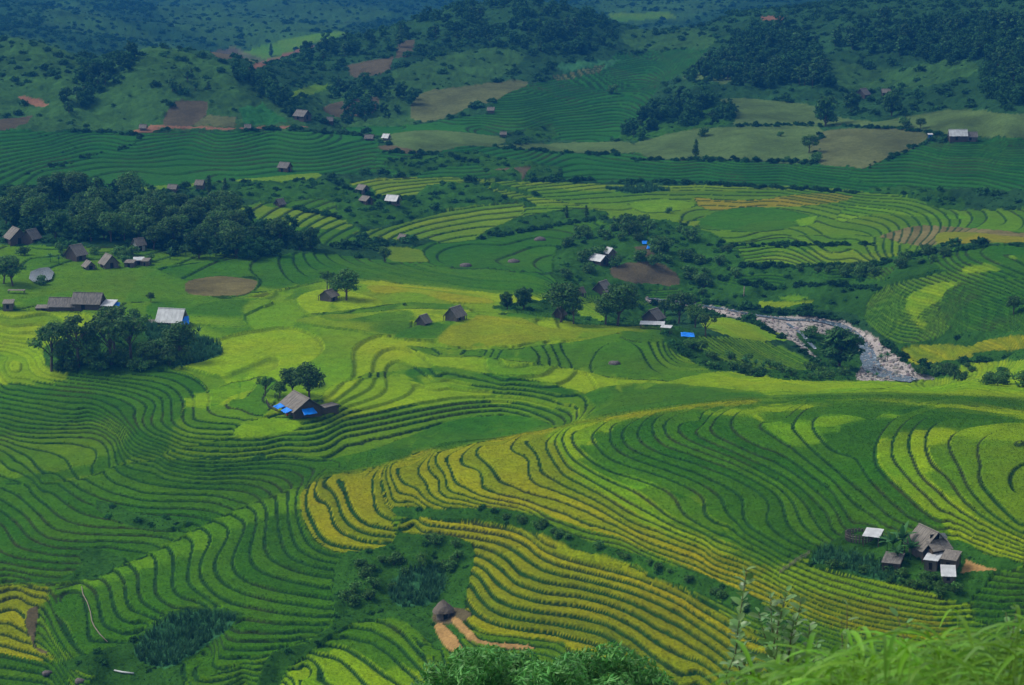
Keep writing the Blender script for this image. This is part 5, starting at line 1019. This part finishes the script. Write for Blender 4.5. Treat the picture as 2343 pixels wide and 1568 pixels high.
shed(2168, 1326, 36, 46, 1.7, .9, -8, 'lowest little shed with a white corrugated roof by the dirt yard', M_ROOFW, M_WOOD, nx=12)
o, s_ = root_at('woven_pen', 1965, 1232, 0, 'round woven bamboo pen at the left end of the farmyard', 'pen')
for k in range(26):
    a = 2 * math.pi * k / 26; bm = bmesh.new(); r_ = 2.1; x, y = r_ * math.cos(a), r_ * math.sin(a) * .9; bxm(bm, x - .14, x + .14, y - .05, y + .05, -.3, 1.0 + .12 * R.random(), Matrix.Identity(4)); part('stake', bm, M_WOOD, o)
for z in (.35, .75):
    bm = bmesh.new(); tube(bm, [(2.16 * math.cos(2 * math.pi * k / 24), 1.95 * math.sin(2 * math.pi * k / 24), z) for k in range(25)], [.05] * 25, 5); part('rail', bm, M_BAMB, o)
# bamboo fence running down to the golden strips
a_ = ground_at(1852, 1272); b_ = ground_at(1782, 1318); o = link(bpy.data.objects.new('bamboo_fence', None)); o.location = a_; tag(o, 'leaning bamboo fence running down the terraces left of the farmyard', 'fence')
for k in range(22):
    t = k / 21; q = a_.lerp(b_, t); q.z = gz(np.array([q.x]), np.array([q.y]))[0]; bm = bmesh.new(); d = q - a_
    tube(bm, [d + Vector((0, 0, -.2)), d + Vector((R.uniform(-.3, .1), R.uniform(-.1, .1), R.uniform(.5, .95)))], [.05, .03], 5); part('stake', bm, M_BAMB, o)
for hz in (.3, .6):
    bm = bmesh.new(); pts = []
    for k in range(8):
        q = a_.lerp(b_, k / 7); pts.append(Vector((q.x, q.y, gz(np.array([q.x]), np.array([q.y]))[0] + hz)) - a_)
    tube(bm, pts, [.045] * 8, 5); part('rail', bm, M_BAMB, o)

# house with blue sheets
hs, L, Wd, s_ = hut(690, 941, 92, 74, 1.5, 2.35, -62, 'brown-roofed wooden house hung with blue sheets, in the yellow fields', nx=14, over=.75, wall=M_PLANK)
mw = hs.matrix_basis.copy()
def on_house(pts): return [tuple((mw @ Vector(p)) - hs.location) for p in pts]
bl = hs.location.copy()
cloth(0, 0, on_house([(-L * .42, -Wd * .5 - 2.3, .9), (-L * .05, -Wd * .5 - 2.2, .85), (-L * .05, -Wd * .5 - .6, 1.35), (-L * .42, -Wd * .5 - .6, 1.4)]), 'blue sheet awning at the back left eave of the brown-roofed house', base=bl, seed=3)
cloth(0, 0, on_house([(L * .06, -Wd * .5 - 1.9, .75), (L * .44, -Wd * .5 - 2.0, .7), (L * .46, -Wd * .5 - .5, 1.25), (L * .04, -Wd * .5 - .5, 1.3)]), 'blue sheet awning at the front left eave of the brown-roofed house', base=bl, seed=4)
cloth(0, 0, on_house([(L * .5 + 2.3, -1.9, .55), (L * .5 + 2.1, 1.2, .6), (L * .5 + .35, .9, 1.5), (L * .5 + .35, -1.7, 1.45)]), 'blue sheet spread below the gable of the brown-roofed house', base=bl, seed=5)
shed(748, 940, 30, 50, 1.2, .2, -50, 'low pale-topped shed right of the brown-roofed house', M_ROOFG, M_PLANK)
bm = bmesh.new(); tube(bm, [(0, 0, 0), (0, 0, .42), (0, 0, .5)], [.22, .26, .2], 10); rb = link(bpy.data.objects.new('red_bucket', bm_mesh('red_bucket', bm, simple_mat('red_plastic', (.62, .04, .015), .4, .1)))); q = ground_at(657, 952); rb.location = (q.x, q.y, q.z - .05); tag(rb, 'red plastic tub in front of the blue-sheeted house', 'tub')
def wattle(label, pts, h=1.0, n=16):
    ps = [ground_at(*p) for p in pts]; o = link(bpy.data.objects.new('wattle_fence', None)); o.location = ps[0]; tag(o, label, 'fence')
    for a, b in zip(ps, ps[1:]):
        for k in range(n):
            q = a.lerp(b, k / n); q.z = gz(np.array([q.x]), np.array([q.y]))[0]; d = q - ps[0]; bm = bmesh.new(); tube(bm, [d + Vector((0, 0, -.2)), d + Vector((R.uniform(-.08, .08), 0, h * R.uniform(.8, 1.1)))], [.07, .05], 4); part('stake', bm, M_WOOD, o)
        bm = bmesh.new(); tube(bm, [a - ps[0] + Vector((0, 0, h * .6)), b - ps[0] + Vector((0, 0, h * .6))], [.05, .05], 4); part('rail', bm, M_BAMB, o)
wattle('brown stake fence curving round the left of the blue-sheeted house', [(609, 922), (614, 934), (636, 948)])
# white-roofed house
hw_, L, Wd, s_ = hut(394, 742, 66, 46, 1.1, 3.0, -14, 'house with a large bright white sheet roof left of centre', M_ROOFW, M_PLANK, nx=7, over=.4, roof_rough=.01)
mw = hw_.matrix_basis.copy(); bl = hw_.location.copy()
cloth(0, 0, [tuple((mw @ Vector(p)) - bl) for p in [(L * .5 - .4, -Wd * .5 - .5, .35), (L * .5 + 2.2, -Wd * .5 + .3, .3), (L * .5 + .9, Wd * .2, 1.9), (L * .5 + .45, -.4, 2.0)]], 'blue sheet hanging from the gable of the white-roofed house', base=bl, seed=6)
shed(345, 742, 34, 30, .8, .2, 0, 'tiny pale shed roof at the left end of the white-roofed house', M_ROOFG)
# long grey farmhouse
hut(203, 706, 70, 52, 2.0, 2.4, -6, 'long grey-roofed farmhouse with tall roof behind the grove', M_ROOFS, M_PLANK, nx=12, roof_rough=.02)
hut(146, 708, 66, 46, 1.4, 1.9, -4, 'lower grey-roofed wing joined to the long farmhouse', M_ROOFS, M_PLANK, nx=10, door=0, roof_rough=.02)
shed(250, 707, 30, 44, 1.9, .8, -8, 'white-sheeted lean-to at the right end of the long grey farmhouse', M_ROOFW); q = ground_at(264, 703); cloth(0, 0, [(-.9, -.8, .6), (1.2, -.8, .4), (1.1, .9, 1.0), (-.9, .9, 1.2)], 'crumpled blue sheet beside the white lean-to', base=q, seed=7)
shed(102, 710, 40, 26, 1.1, .4, 0, 'collapsed brown plank shed left of the long grey farmhouse', M_ROOFG, M_PLANK); shed(20, 706, 26, 30, 2.0, .5, 5, 'small hut with a pale roof at the left edge', M_ROOFG, M_WOOD, name='hut', cat='hut'); shed(38, 672, 40, 12, .9, .1, 0, 'low dark shelter in the field at left edge', M_ROOFG)
# small huts in the fields
HUTS = [
 (752, 688, 30, 34, 1.7, 1.4, 60, 'barn with a sloping grey roof under two trees', M_ROOFG, M_WOOD), (968, 742, 26, 24, 1.1, 1.5, 60, 'smaller of the two wooden huts on the green patch', M_ROOFG, M_WOOD), (1041, 732, 40, 34, 1.6, 2.0, 58, 'larger of the two wooden huts on the green patch', M_ROOFG, M_WOOD),
 (1280, 728, 18, 22, 1.5, 1.5, 60, 'small brown hut between the two dark trees', M_THATCH, M_PLANK), (1494, 736, 36, 44, 1.6, 2.4, 55, 'grey-roofed farmhouse by the river trees', M_ROOFS, M_PLANK), (1378, 674, 34, 38, 1.8, 2.6, 58, 'dark steep-roofed farmhouse below the brown slope', M_ROOFG, M_PLANK), (1327, 676, 14, 14, 1.4, 1.0, 40, 'tiny brown hut left of the steep-roofed farmhouse', M_THATCH, M_PLANK),
 (1370, 605, 40, 28, 1.6, 1.5, -48, 'house with a white roof at the left foot of the knoll', M_ROOFW, M_PLANK), (1395, 590, 20, 20, 1.8, 1.3, -60, 'small wooden hut with pale roof behind the white roof', M_ROOFW, M_WOOD),
 (174, 594, 34, 40, 2.0, 2.6, 55, 'tall dark gabled village house right of the pond', M_ROOFG, M_PLANK), (250, 612, 36, 36, 1.7, 2.3, -58, 'brown gabled village house in the middle of the hamlet', M_ROOFG, M_WOOD), (204, 616, 28, 22, 1.2, 1.2, -60, 'low village hut with pale eaves', M_ROOFG, M_WOOD), (38, 556, 46, 46, 2.2, 2.8, -58, 'large dark village house at the left edge', M_ROOFG, M_PLANK), (72, 556, 30, 34, 2.0, 2.4, 60, 'dark village house beside the one at the left edge', M_ROOFS, M_PLANK), (318, 574, 22, 22, 2.4, 1.6, 40, 'village house half hidden in the wood', M_ROOFG, M_STRAW),
 (922, 552, 16, 14, 1.4, 1.0, -40, 'grey hut among the yellow terraces', M_ROOFG, M_WOOD), (838, 466, 26, 20, 1.5, 1.2, -50, 'dark hut left of the two-toned roof', M_ROOFG, M_PLANK), (830, 441, 26, 18, 1.6, 1.3, -50, 'brown hut above the dark one on the bench', M_ROOFG, M_WOOD), (899, 466, 30, 18, 1.7, 1.5, -30, 'hut with a half white half grey roof', M_ROOFW, M_WOOD),
 (458, 432, 18, 14, 1.8, 1.2, -20, 'grey hut under the upright trees', M_ROOFG, M_WOOD), (396, 438, 20, 12, 1.4, 1.0, -20, 'small brown-walled hut on the left bench', M_ROOFG, M_WOOD), (652, 393, 26, 20, 2.2, 1.6, -30, 'brown-walled hut at the edge of the far terraces', M_ROOFS, simple_mat('clay_wall', (.16, .10, .06), .9)), (640, 472, 18, 16, 1.3, 1.4, 50, 'black hut in the dark gully', M_ROOFS, M_PLANK),
 (328, 299, 14, 10, 1.6, 1.0, -10, 'pale hut on the dirt yard at the hill foot', M_ROOFG, M_WOOD), (692, 278, 34, 26, 2.0, 2.2, -40, 'dark gabled house at the right foot of the left hill', M_ROOFS, M_PLANK), (752, 286, 18, 12, 1.6, 1.2, 0, 'low dark house right of the gabled house at the hill foot', M_ROOFS, M_PLANK), (567, 297, 12, 8, 1.4, .9, 0, 'tiny hut beside the dirt road', M_ROOFG, M_WOOD),
 (884, 321, 14, 12, 1.6, 1.2, -30, 'white-roofed hut left of the round pasture', M_ROOFW, M_WOOD), (845, 322, 18, 12, 1.5, 1.1, -10, 'dark hut left of the white-roofed hut by the pasture', M_ROOFS, M_PLANK), (1123, 263, 14, 10, 1.8, 1.0, -10, 'small hut below the olive field on the central hill', M_ROOFG, M_WOOD), (1151, 312, 12, 8, 1.2, .7, 0, 'flat grey hut beside the valley path', M_ROOFG, M_WOOD),
 (2190, 321, 42, 20, 2.4, 2.0, 0, 'long farmhouse with a light grey roof on the far right slope', M_ROOFW, M_PLANK), (2220, 322, 26, 16, 2.0, 1.5, 0, 'darker wing of the long far right farmhouse', M_ROOFS, M_WOOD), (1973, 225, 26, 24, 1.8, 2.4, 52, 'gabled hut at the edge of the dark wood', M_ROOFG, M_PLANK), (2026, 220, 18, 14, 1.8, 1.3, 0, 'half hidden hut right of the gabled hut by the wood', M_ROOFG, M_PLANK),
]
for u, v, Lp, Wp, hw0, rs0, yaw, lb, rf, wl in HUTS: hut(u, v, Lp, Wp, hw0, rs0, yaw, lb, rf, wl, name='hut' if 'hut' in lb else ('barn' if 'barn' in lb else 'house'), cat='hut' if 'hut' in lb else ('barn' if 'barn' in lb else 'house'), nx=7, over=.5, door=Lp > 20)
shed(1492, 752, 58, 26, 1.6, .35, -8, 'long low white roof at the edge of the bright field', M_ROOFW); shed(1524, 760, 26, 20, 1.4, .3, -20, 'short white lean-to right of the long white roof', M_ROOFW)
q = ground_at(1573, 772); cloth(0, 0, [(-1.8, -1.2, .5), (1.8, -1.3, .3), (1.6, 1.2, .9), (-1.7, 1.2, 1.1)], 'bright blue sheet on the bank below the riverside trees', base=q, seed=8)
q = ground_at(1490, 570); cloth(0, 0, [(-1.7, -1.2, .2), (1.7, -1.2, .2), (1.2, 1.2, 1.4), (-1.0, 1.2, 1.2)], 'larger blue sheet on the bare top of the knoll', base=q, seed=9); q = ground_at(1475, 560); cloth(0, 0, [(-.9, -.8, .3), (.9, -.8, .3), (.8, .8, 1.1), (-.9, .8, 1.1)], 'smaller blue sheet on the bare top of the knoll', base=q, seed=10)
shed(2127, 322, 12, 10, 2.6, .3, 0, 'little blue-walled booth left of the long far farmhouse', M_ROOFW, M_BLUEWALL, name='booth', cat='booth')
for u, v, Lp, lb in ((298, 612, 24, 'left of the cluster of patched village sheds'), (318, 606, 26, 'middle one of the patched village sheds'), (334, 608, 18, 'right one of the patched village sheds')): shed(u, v, Lp, 24, 1.9, .5, R.uniform(-20, 10), 'pale-roofed shed, ' + lb, R.choice([M_ROOFW, M_ROOFG]), M_WOOD)
# thatched hut in the ravine
o, s_ = root_at('thatched_hut', 1014, 1413, 20, 'round-topped thatched hut beside the golden terraces', 'hut'); r_ = 21 * s_
bm = bmesh.new(); tube(bm, [(0, 0, -.8), (0, 0, 1.35)], [r_ * .82, r_ * .80], 14); part('wall', bm, M_WOOD, o, True)
bm = bmesh.new(); tube(bm, [(0, 0, 1.05), (0, 0, 1.5), (0, 0, 2.15), (0, 0, 2.6), (.1, 0, 2.85)], [r_ * 1.28, r_ * 1.1, r_ * .72, r_ * .34, .05], 20)
for v_ in bm.verts: v_.co += Vector((R.uniform(-.1, .1), R.uniform(-.1, .1), R.uniform(-.08, .08)))
part('thatch_roof', bm, M_THATCH, o, False)
bm = bmesh.new(); bxm(bm, -.35, .35, -r_ * .84, -r_ * .70, 0, 1.1); part('door', bm, M_DARK, o)
for k in range(7): bm = bmesh.new(); a = k * .9; tube(bm, [(r_ * 1.2 * math.cos(a), r_ * 1.2 * math.sin(a), 1.15), (.2 * math.cos(a), .2 * math.sin(a), 2.95)], [.03, .03], 4); part('binding_pole', bm, M_BAMB, o)
# water pipe, pole, planks
def ground_line(pts, dz): return [tuple(ground_at(u, v) + Vector((0, 0, dz))) for u, v in pts]
pole('bamboo_pipe', 'pale bamboo water pipe winding down the green terraces at lower left', 'pipe', ground_line([(187,1348),(190,1366),(200,1385),(207,1405),(210,1425),(216,1440),(228,1455),(246,1474)], .35), .09)
pole('plank', 'white plank lying in the gully at the bottom left', 'plank', ground_line([(262,1540),(280,1544),(306,1549)], .3), .16, M_ROOFW)
q = ground_at(1701, 680); pole('marker_post', 'pale post standing on the bank above the river', 'post', [tuple(q + Vector((0, 0, -.3))), tuple(q + Vector((.1, 0, 3.0)))], .16)
for u, v, lb in ((1405, 833, 'grey boulder in the bright field'), (1065, 610, 'dark boulder at left in the dark green terraces'), (1175, 600, 'boulder beside the gully in the dark green terraces'), (1235, 550, 'pale boulder on the far dark green terraces'), (108, 1548, 'pale boulder at the bottom left gully'), (183, 1560, 'rounded stone at the bottom left corner')):
    q = ground_at(u, v); bm = bmesh.new(); bmesh.ops.create_icosphere(bm, subdivisions=2, radius=10 * px(q.y))
    for v_ in bm.verts: v_.co = Vector((v_.co.x * 1.4, v_.co.y * 1.2, v_.co.z * .8)) * R.uniform(.85, 1.15)
    b = link(bpy.data.objects.new('boulder', bm_mesh('boulder', bm, simple_mat('boulder', (.15, .13, .12), .9, .5)))); b.location = q; tag(b, lb, 'boulder')
# ------------------------------------------------------------------ river and pond
def water_mat(name, c, foam):
    m, t, b = mat(name)
    tc = t.nodes.new('ShaderNodeTexCoord'); n = t.nodes.new('ShaderNodeTexNoise'); n.inputs['Scale'].default_value = .9; n.inputs['Detail'].default_value = 6; n.inputs['Roughness'].default_value = .7
    r = t.nodes.new('ShaderNodeValToRGB'); r.color_ramp.elements[0].position = .54 if foam else .9; r.color_ramp.elements[0].color = (*c, 1); r.color_ramp.elements[1].position = .70 if foam else 1; r.color_ramp.elements[1].color = (.7, .76, .8, 1)
    t.links.new(tc.outputs['Object'], n.inputs['Vector']); t.links.new(n.outputs[0], r.inputs[0]); t.links.new(r.outputs[0], b.inputs['Base Color'])
    bp = t.nodes.new('ShaderNodeBump'); bp.inputs['Strength'].default_value = .5 if foam else .05; bp.inputs['Distance'].default_value = .4; t.links.new(n.outputs[0], bp.inputs['Height']); t.links.new(bp.outputs[0], b.inputs['Normal'])
    b.inputs['Roughness'].default_value = .15
    return m
def ribbon(name, label, line, m, dz, sub=14, across=6):
    V, Fc = [], []; pts = np.array(line, float); tt = np.arange(len(pts)); ts = np.linspace(0, len(pts) - 1, (len(pts) - 1) * sub + 1)
    C = np.stack([np.interp(ts, tt, pts[:, k]) for k in range(3)], 1); k = np.ones(9) / 9
    for c in range(3): C[4:-4, c] = np.convolve(C[:, c], k, 'valid')
    G = np.array([ground_at(u, v) for u, v, w in C])
    for _ in range(6): G[1:-1] = .25 * G[:-2] + .5 * G[1:-1] + .25 * G[2:]
    for i in range(len(G)):
        d = G[min(i + 1, len(G) - 1)] - G[max(i - 1, 0)]; nrm = np.array([-d[1], d[0], 0]); nrm /= np.linalg.norm(nrm); w = C[i, 2] * px(G[i, 1])
        for a in range(across + 1):
            q = G[i] + nrm * w * (a / across - .5) * 2 * (1 + .25 * (vnoise(np.array([i * .35]), np.array([a * .0 + 3.0]))[0] - .5)); V.append((q[0], q[1], gz(np.array([q[0]]), np.array([q[1]]))[0] * .5 + G[i, 2] * .5 + dz))
    for i in range(len(G) - 1):
        for a in range(across): q = i * (across + 1) + a; Fc.append((q, q + 1, q + across + 2, q + across + 1))
    me = bpy.data.meshes.new(name); me.from_pydata(V, [], Fc); me.materials.append(m); o = link(bpy.data.objects.new(name, me)); tag(o, label, 'river', kind='structure')
    for f in me.polygons: f.use_smooth = True
    return o
M_WATER = water_mat('river_water', (.05, .085, .11), True)
ribbon('river', 'shallow blue-grey river rushing over stones in the valley at right', [(1480,684,4),(1560,694,5),(1640,706,6),(1720,722,7),(1800,733,9),(1870,735,9),(1930,748,12),(1968,775,15),(1988,805,18),(1990,830,22),(2000,850,24),(2040,864,26),(2090,872,26)], M_WATER, .22)
ribbon('side_channel', 'narrow side channel left of the river island', [(1800,742,4),(1835,765,5),(1850,785,5),(1865,800,4)], M_WATER, .2)
pc = [ground_at(u, v) for u, v in ((66,640),(70,624),(90,616),(112,618),(124,628),(118,644),(95,652),(76,650))]
zc_ = sum(p.z for p in pc) / len(pc); me = bpy.data.meshes.new('pond'); me.from_pydata([(p.x, p.y, max(q.z for q in pc) + .25) for p in pc], [], [tuple(range(len(pc)))]); me.materials.append(water_mat('pond_water', (.06, .07, .06), False)); o = link(bpy.data.objects.new('pond', me)); tag(o, 'small grey fish pond beside the village at left', 'pond', kind='structure')
bm = bmesh.new(); bmesh.ops.create_icosphere(bm, subdivisions=1, radius=.5)
for v_ in bm.verts: v_.co = Vector((v_.co.x * 1.3, v_.co.y, v_.co.z * .75)) * R.uniform(.75, 1.2)
rk_me = bm_mesh('river_stone', bm, M_TUFT, False)
P, i, j = pick(np.isin(cls, [ci_['r']]) & INF, 1.6, 12000)
wt = rng.random(len(P))
scatter('river_stones', 'pale grey and pinkish stones strewn along the river bed', 'stones', rk_me, P, .18 + 1.3 * wt ** 6, np.array([.34, .315, .285]) * (.6 + .5 * rng.random(len(P)))[:, None] * (1 + .05 * rng.normal(size=(len(P), 3))).clip(.7, 1.4), .5)

# ------------------------------------------------------------------ plants close to the camera
def gnear(x, y): return float(gz(np.array([x]), np.array([y]))[0])
def at_y(u, v, y): d = ray(u, v); return Vector((d[0] / d[1] * y, y, CAMZ + d[2] / d[1] * y))
M_FG1 = leaf_mat('near_tree_leaf', (.080, .27, .050), .3, rough=.5); M_FG2 = leaf_mat('glossy_shrub_leaf', (.17, .34, .12), .35, rough=.3); M_FG3 = leaf_mat('grass_leaf', (.115, .30, .016), .4, rough=.5)
# crown of the tree below the viewpoint
g = np.random.default_rng(5); Y0 = 60.0
prof = [(985,1545),(1010,1515),(1050,1488),(1085,1475),(1120,1490),(1165,1500),(1215,1490),(1260,1500),(1300,1490),(1345,1478),(1385,1476),(1430,1495),(1475,1505),(1495,1530)]
base = at_y(1235, 1700, Y0); foot = Vector((base.x, Y0, gnear(base.x, Y0))); cs, rs = [], []
for u, v in prof:
    for k in range(7):
        p = at_y(u + g.normal() * 16, v + 22 + k * 24 + g.random() * 16, Y0 + g.normal() * 1.4); cs.append(tuple(p - foot)); rs.append(.42 + .22 * g.random())
V, Q, Cc = leaf_cloud(g, cs, rs, 26000, .085, .3, .8, 2.6)
o = link(bpy.data.objects.new('tree', None)); o.location = foot; tag(o, 'bright leafy treetop in the foreground at the bottom centre', 'tree')
cr = mesh_np('crown', V, Q, [M_FG1], False); set_col(cr, Cc); c = link(bpy.data.objects.new('crown', cr)); c.parent = o
bm = bmesh.new(); hh_ = base.z - foot.z; tube(bm, [(0, 0, -.8), (.1, .1, hh_ * .5), (0, 0, hh_ * .9)], [.24, .18, .12], 8)
for k in range(0, len(cs), 6): tube(bm, [(0, 0, hh_ * .85), (cs[k][0] * .5, cs[k][1] * .5, (cs[k][2] + hh_) * .5 - .2), cs[k]], [.08, .05, .015], 5)
c = link(bpy.data.objects.new('trunk', bm_mesh('trunk', bm, M_BARK))); c.parent = o
def leaf_strip(V, Q, Cc, p, d, up, L, w, g, bend=.25, seg=4, shade=1.0, tip=True):
    d = np.array(d, float); d /= np.linalg.norm(d); s = np.cross(d, up); s /= np.linalg.norm(s) + 1e-9; p = np.array(p, float); b0 = len(V)
    for i in range(seg + 1):
        t = i / seg; ww = w * math.sin(math.pi * min(.08 + .9 * t, .985)) ** .7; n_ = np.cross(s, d)
        V += [p + s * ww + n_ * ww * .25, p, p - s * ww + n_ * ww * .25]; p = p + d * L / seg; d = d + np.array([0, 0, -bend]); d /= np.linalg.norm(d); s = np.cross(d, up); s /= np.linalg.norm(s) + 1e-9
    for i in range(seg):
        for j in range(2): Q.append([b0 + i * 3 + j, b0 + i * 3 + j + 1, b0 + i * 3 + j + 4, b0 + i * 3 + j + 3])
    c = shade * (.7 + .6 * g.random()); Cc += [[c * (1 + .3 * (g.random() - .4)), c, c * .9]] * (3 * (seg + 1))
def leafy_stems(name, label, cat, y, stems, mleaf, L, w, gap, seed, stem_r=.006, bend=.15, seg=4, droop=0):
    """upright plant: stems from the ground to photo pixels, leaves set along the visible length"""
    g = np.random.default_rng(seed); o = link(bpy.data.objects.new(name, None)); um = sum(s[0] for s in stems) / len(stems); q = at_y(um, 1568, y); f = Vector((q.x, y, gnear(q.x, y))); o.location = f; tag(o, label, cat)
    V, Q, Cc = [], [], []; bm = bmesh.new()
    for k, (u, v, ub) in enumerate(stems):
        yy = y + g.normal() * y * .04; top = at_y(u, v, yy); low = at_y(ub, 1620, yy); gr = Vector((low.x, yy, gnear(low.x, yy) - .1)); mid = low.lerp(top, .55) + Vector((g.normal() * .02, g.normal() * .03, 0)) * y * .12
        pts = [gr, gr.lerp(low, .6), low, mid, top]; tube(bm, [tuple(p - f) for p in pts], [stem_r * 1.3, stem_r * 1.2, stem_r, stem_r * .8, stem_r * .35], 5)
        path = [low, mid, top]; Ls = [(b - a).length for a, b in zip(path, path[1:])]; tot = sum(Ls); n = max(int(tot / gap), 3)
        for i in range(n + 1):
            s = tot * i / n; p = path[0].lerp(path[1], s / Ls[0]) if s < Ls[0] else path[1].lerp(path[2], min((s - Ls[0]) / Ls[1], 1)); a = i * 2.4 + g.random() * .6 + k
            d = np.array([math.cos(a), math.sin(a), .45 + .5 * g.random() - droop]); sz = (.7 + .5 * g.random()) * (1 if i < n - 1 else .7)
            leaf_strip(V, Q, Cc, np.array(p - f), d, np.array([0, 0, 1.0]) + .4 * g.normal(size=3), L * sz, w * sz, g, bend, seg)
    me = mesh_np('leaves', np.array(V), np.array(Q), [mleaf]); set_col(me, np.clip(np.array(Cc), .2, 2)); c = link(bpy.data.objects.new('foliage', me)); c.parent = o
    c = link(bpy.data.objects.new('stem', bm_mesh('stem', bm, M_BARK))); c.parent = o
    return o
leafy_stems('shrub', 'glossy-leaved shrub rising in the right foreground', 'shrub', 9.5, [(1708,1304,1722),(1762,1362,1750),(1800,1352,1782),(1832,1376,1806),(1690,1420,1716),(1735,1400,1742),(1852,1430,1822),(1780,1420,1768),(1870,1470,1836),(1700,1480,1700),(1680,1500,1680),(1815,1420,1800)], M_FG2, .062, .019, .0155, 3, .004, .12)
leafy_stems('sapling', 'thin sapling with pointed leaves left of the foreground grass', 'sapling', 6.5, [(1938,1385,1948),(1925,1420,1940)], M_FG2, .05, .012, .05, 4, .003, .1)
leafy_stems('sapling', 'thin dark-leaved twig rising out of the foreground grass', 'sapling', 6.5, [(2052,1410,2070),(2075,1425,2082)], M_FG2, .05, .012, .05, 6, .003, .1)
leafy_stems('sapling', 'pale-leaved sprig at the right picture edge', 'sapling', 6.0, [(2325,1395,2310),(2300,1402,2296)], M_FG2, .035, .012, .03, 8, .003, .1)
def bamboo_grass(label, y, u0, u1, vtop, n, seed, group):
    g = np.random.default_rng(seed); o = link(bpy.data.objects.new('bamboo_grass', None)); q = at_y((u0 + u1) / 2, 1568, y); f = Vector((q.x, y, gnear(q.x, y))); o.location = f; tag(o, label, 'grass', group)
    V, Q, Cc = [], [], []; bm = bmesh.new()
    for k in range(n):
        u = u0 + (u1 - u0) * g.random(); yy = y * (1 + .09 * g.normal()); v = vtop(u) + (1568 - vtop(u)) * 1.25 * g.random() ** .75; top = at_y(u, v, yy); gr = Vector((top.x + .12 * g.normal(), yy + .08 * g.normal(), gnear(top.x, yy) - .05))
        mid = gr.lerp(top, .6) + Vector((.03 * g.normal(), 0, .05)); tube(bm, [tuple(p - f) for p in (gr, mid, top)], [.004, .003, .0012], 4)
        for i in range(7):
            p = mid.lerp(top, .15 + .85 * i / 6); a = g.random() * 6.28; leaf_strip(V, Q, Cc, np.array(p - f), [math.cos(a), math.sin(a) * .7, .9 * g.random() - .1], np.array([0, 0, 1.0]) + .3 * g.normal(size=3), .10 + .10 * g.random(), .0038 + .0022 * g.random(), g, .30, 5)
    me = mesh_np('blades', np.array(V), np.array(Q), [M_FG3]); set_col(me, np.clip(np.array(Cc), .2, 2)); c = link(bpy.data.objects.new('blades', me)); c.parent = o
    c = link(bpy.data.objects.new('cane', bm_mesh('cane', bm, M_FG3))); c.parent = o; me = c.data; a = me.color_attributes.new('col', 'FLOAT_COLOR', 'POINT'); a.data.foreach_set('color', np.tile([1, .9, .7, 1], len(me.vertices)).astype(np.float32))
vt = lambda u: np.interp(u, [1640, 1800, 1900, 2000, 2100, 2200, 2342], [1562, 1540, 1505, 1480, 1455, 1440, 1425])
bamboo_grass('blurred bright green bamboo grass in the bottom right foreground, left part', 4.6, 1680, 1950, vt, 90, 21, 'foreground grass')
bamboo_grass('blurred bright green bamboo grass in the bottom right foreground, middle part', 4.3, 1900, 2180, vt, 150, 22, 'foreground grass')
bamboo_grass('blurred bright green bamboo grass in the bottom right corner', 4.4, 2130, 2400, vt, 150, 23, 'foreground grass')
bamboo_grass('taller arching grass sprays above the foreground grass at right', 5.2, 2060, 2342, lambda u: np.interp(u, [2060, 2180, 2342], [1420, 1365, 1385]), 14, 24, 'foreground grass')

# ------------------------------------------------------------------ haze in the air of the valley
def haze():
    me = bpy.data.meshes.new('haze'); bm = bmesh.new(); bmesh.ops.create_cube(bm, size=1); bm.to_mesh(me); bm.free()
    x = 3400; y0, y1 = -60, 3600; z0, z1 = float(Zt.min()) - 2, max(CAMZ, float(Zt.max()) + 16) + 4
    for v in me.vertices: v.co = (v.co.x * 2 * x, (y0 + y1) / 2 + v.co.y * (y1 - y0), (z0 + z1) / 2 + v.co.z * (z1 - z0))
    m = bpy.data.materials.new('haze'); m.use_nodes = True; t = m.node_tree; t.nodes.clear()
    o = t.nodes.new('ShaderNodeOutputMaterial'); v = t.nodes.new('ShaderNodeVolumePrincipled')
    v.inputs['Color'].default_value = (.02, .17, .47, 1); v.inputs['Density'].default_value = HAZE; v.inputs['Anisotropy'].default_value = .2
    t.links.new(v.outputs[0], o.inputs['Volume']); me.materials.append(m)
    ob = link(bpy.data.objects.new('haze', me)); tag(ob, 'thin blue haze filling the air of the valley', 'haze', kind='stuff')
HAZE = .00030
haze()
SC.cycles.volume_bounces = 0; SC.cycles.max_bounces = 5; SC.cycles.diffuse_bounces = 2; SC.cycles.transparent_max_bounces = 6
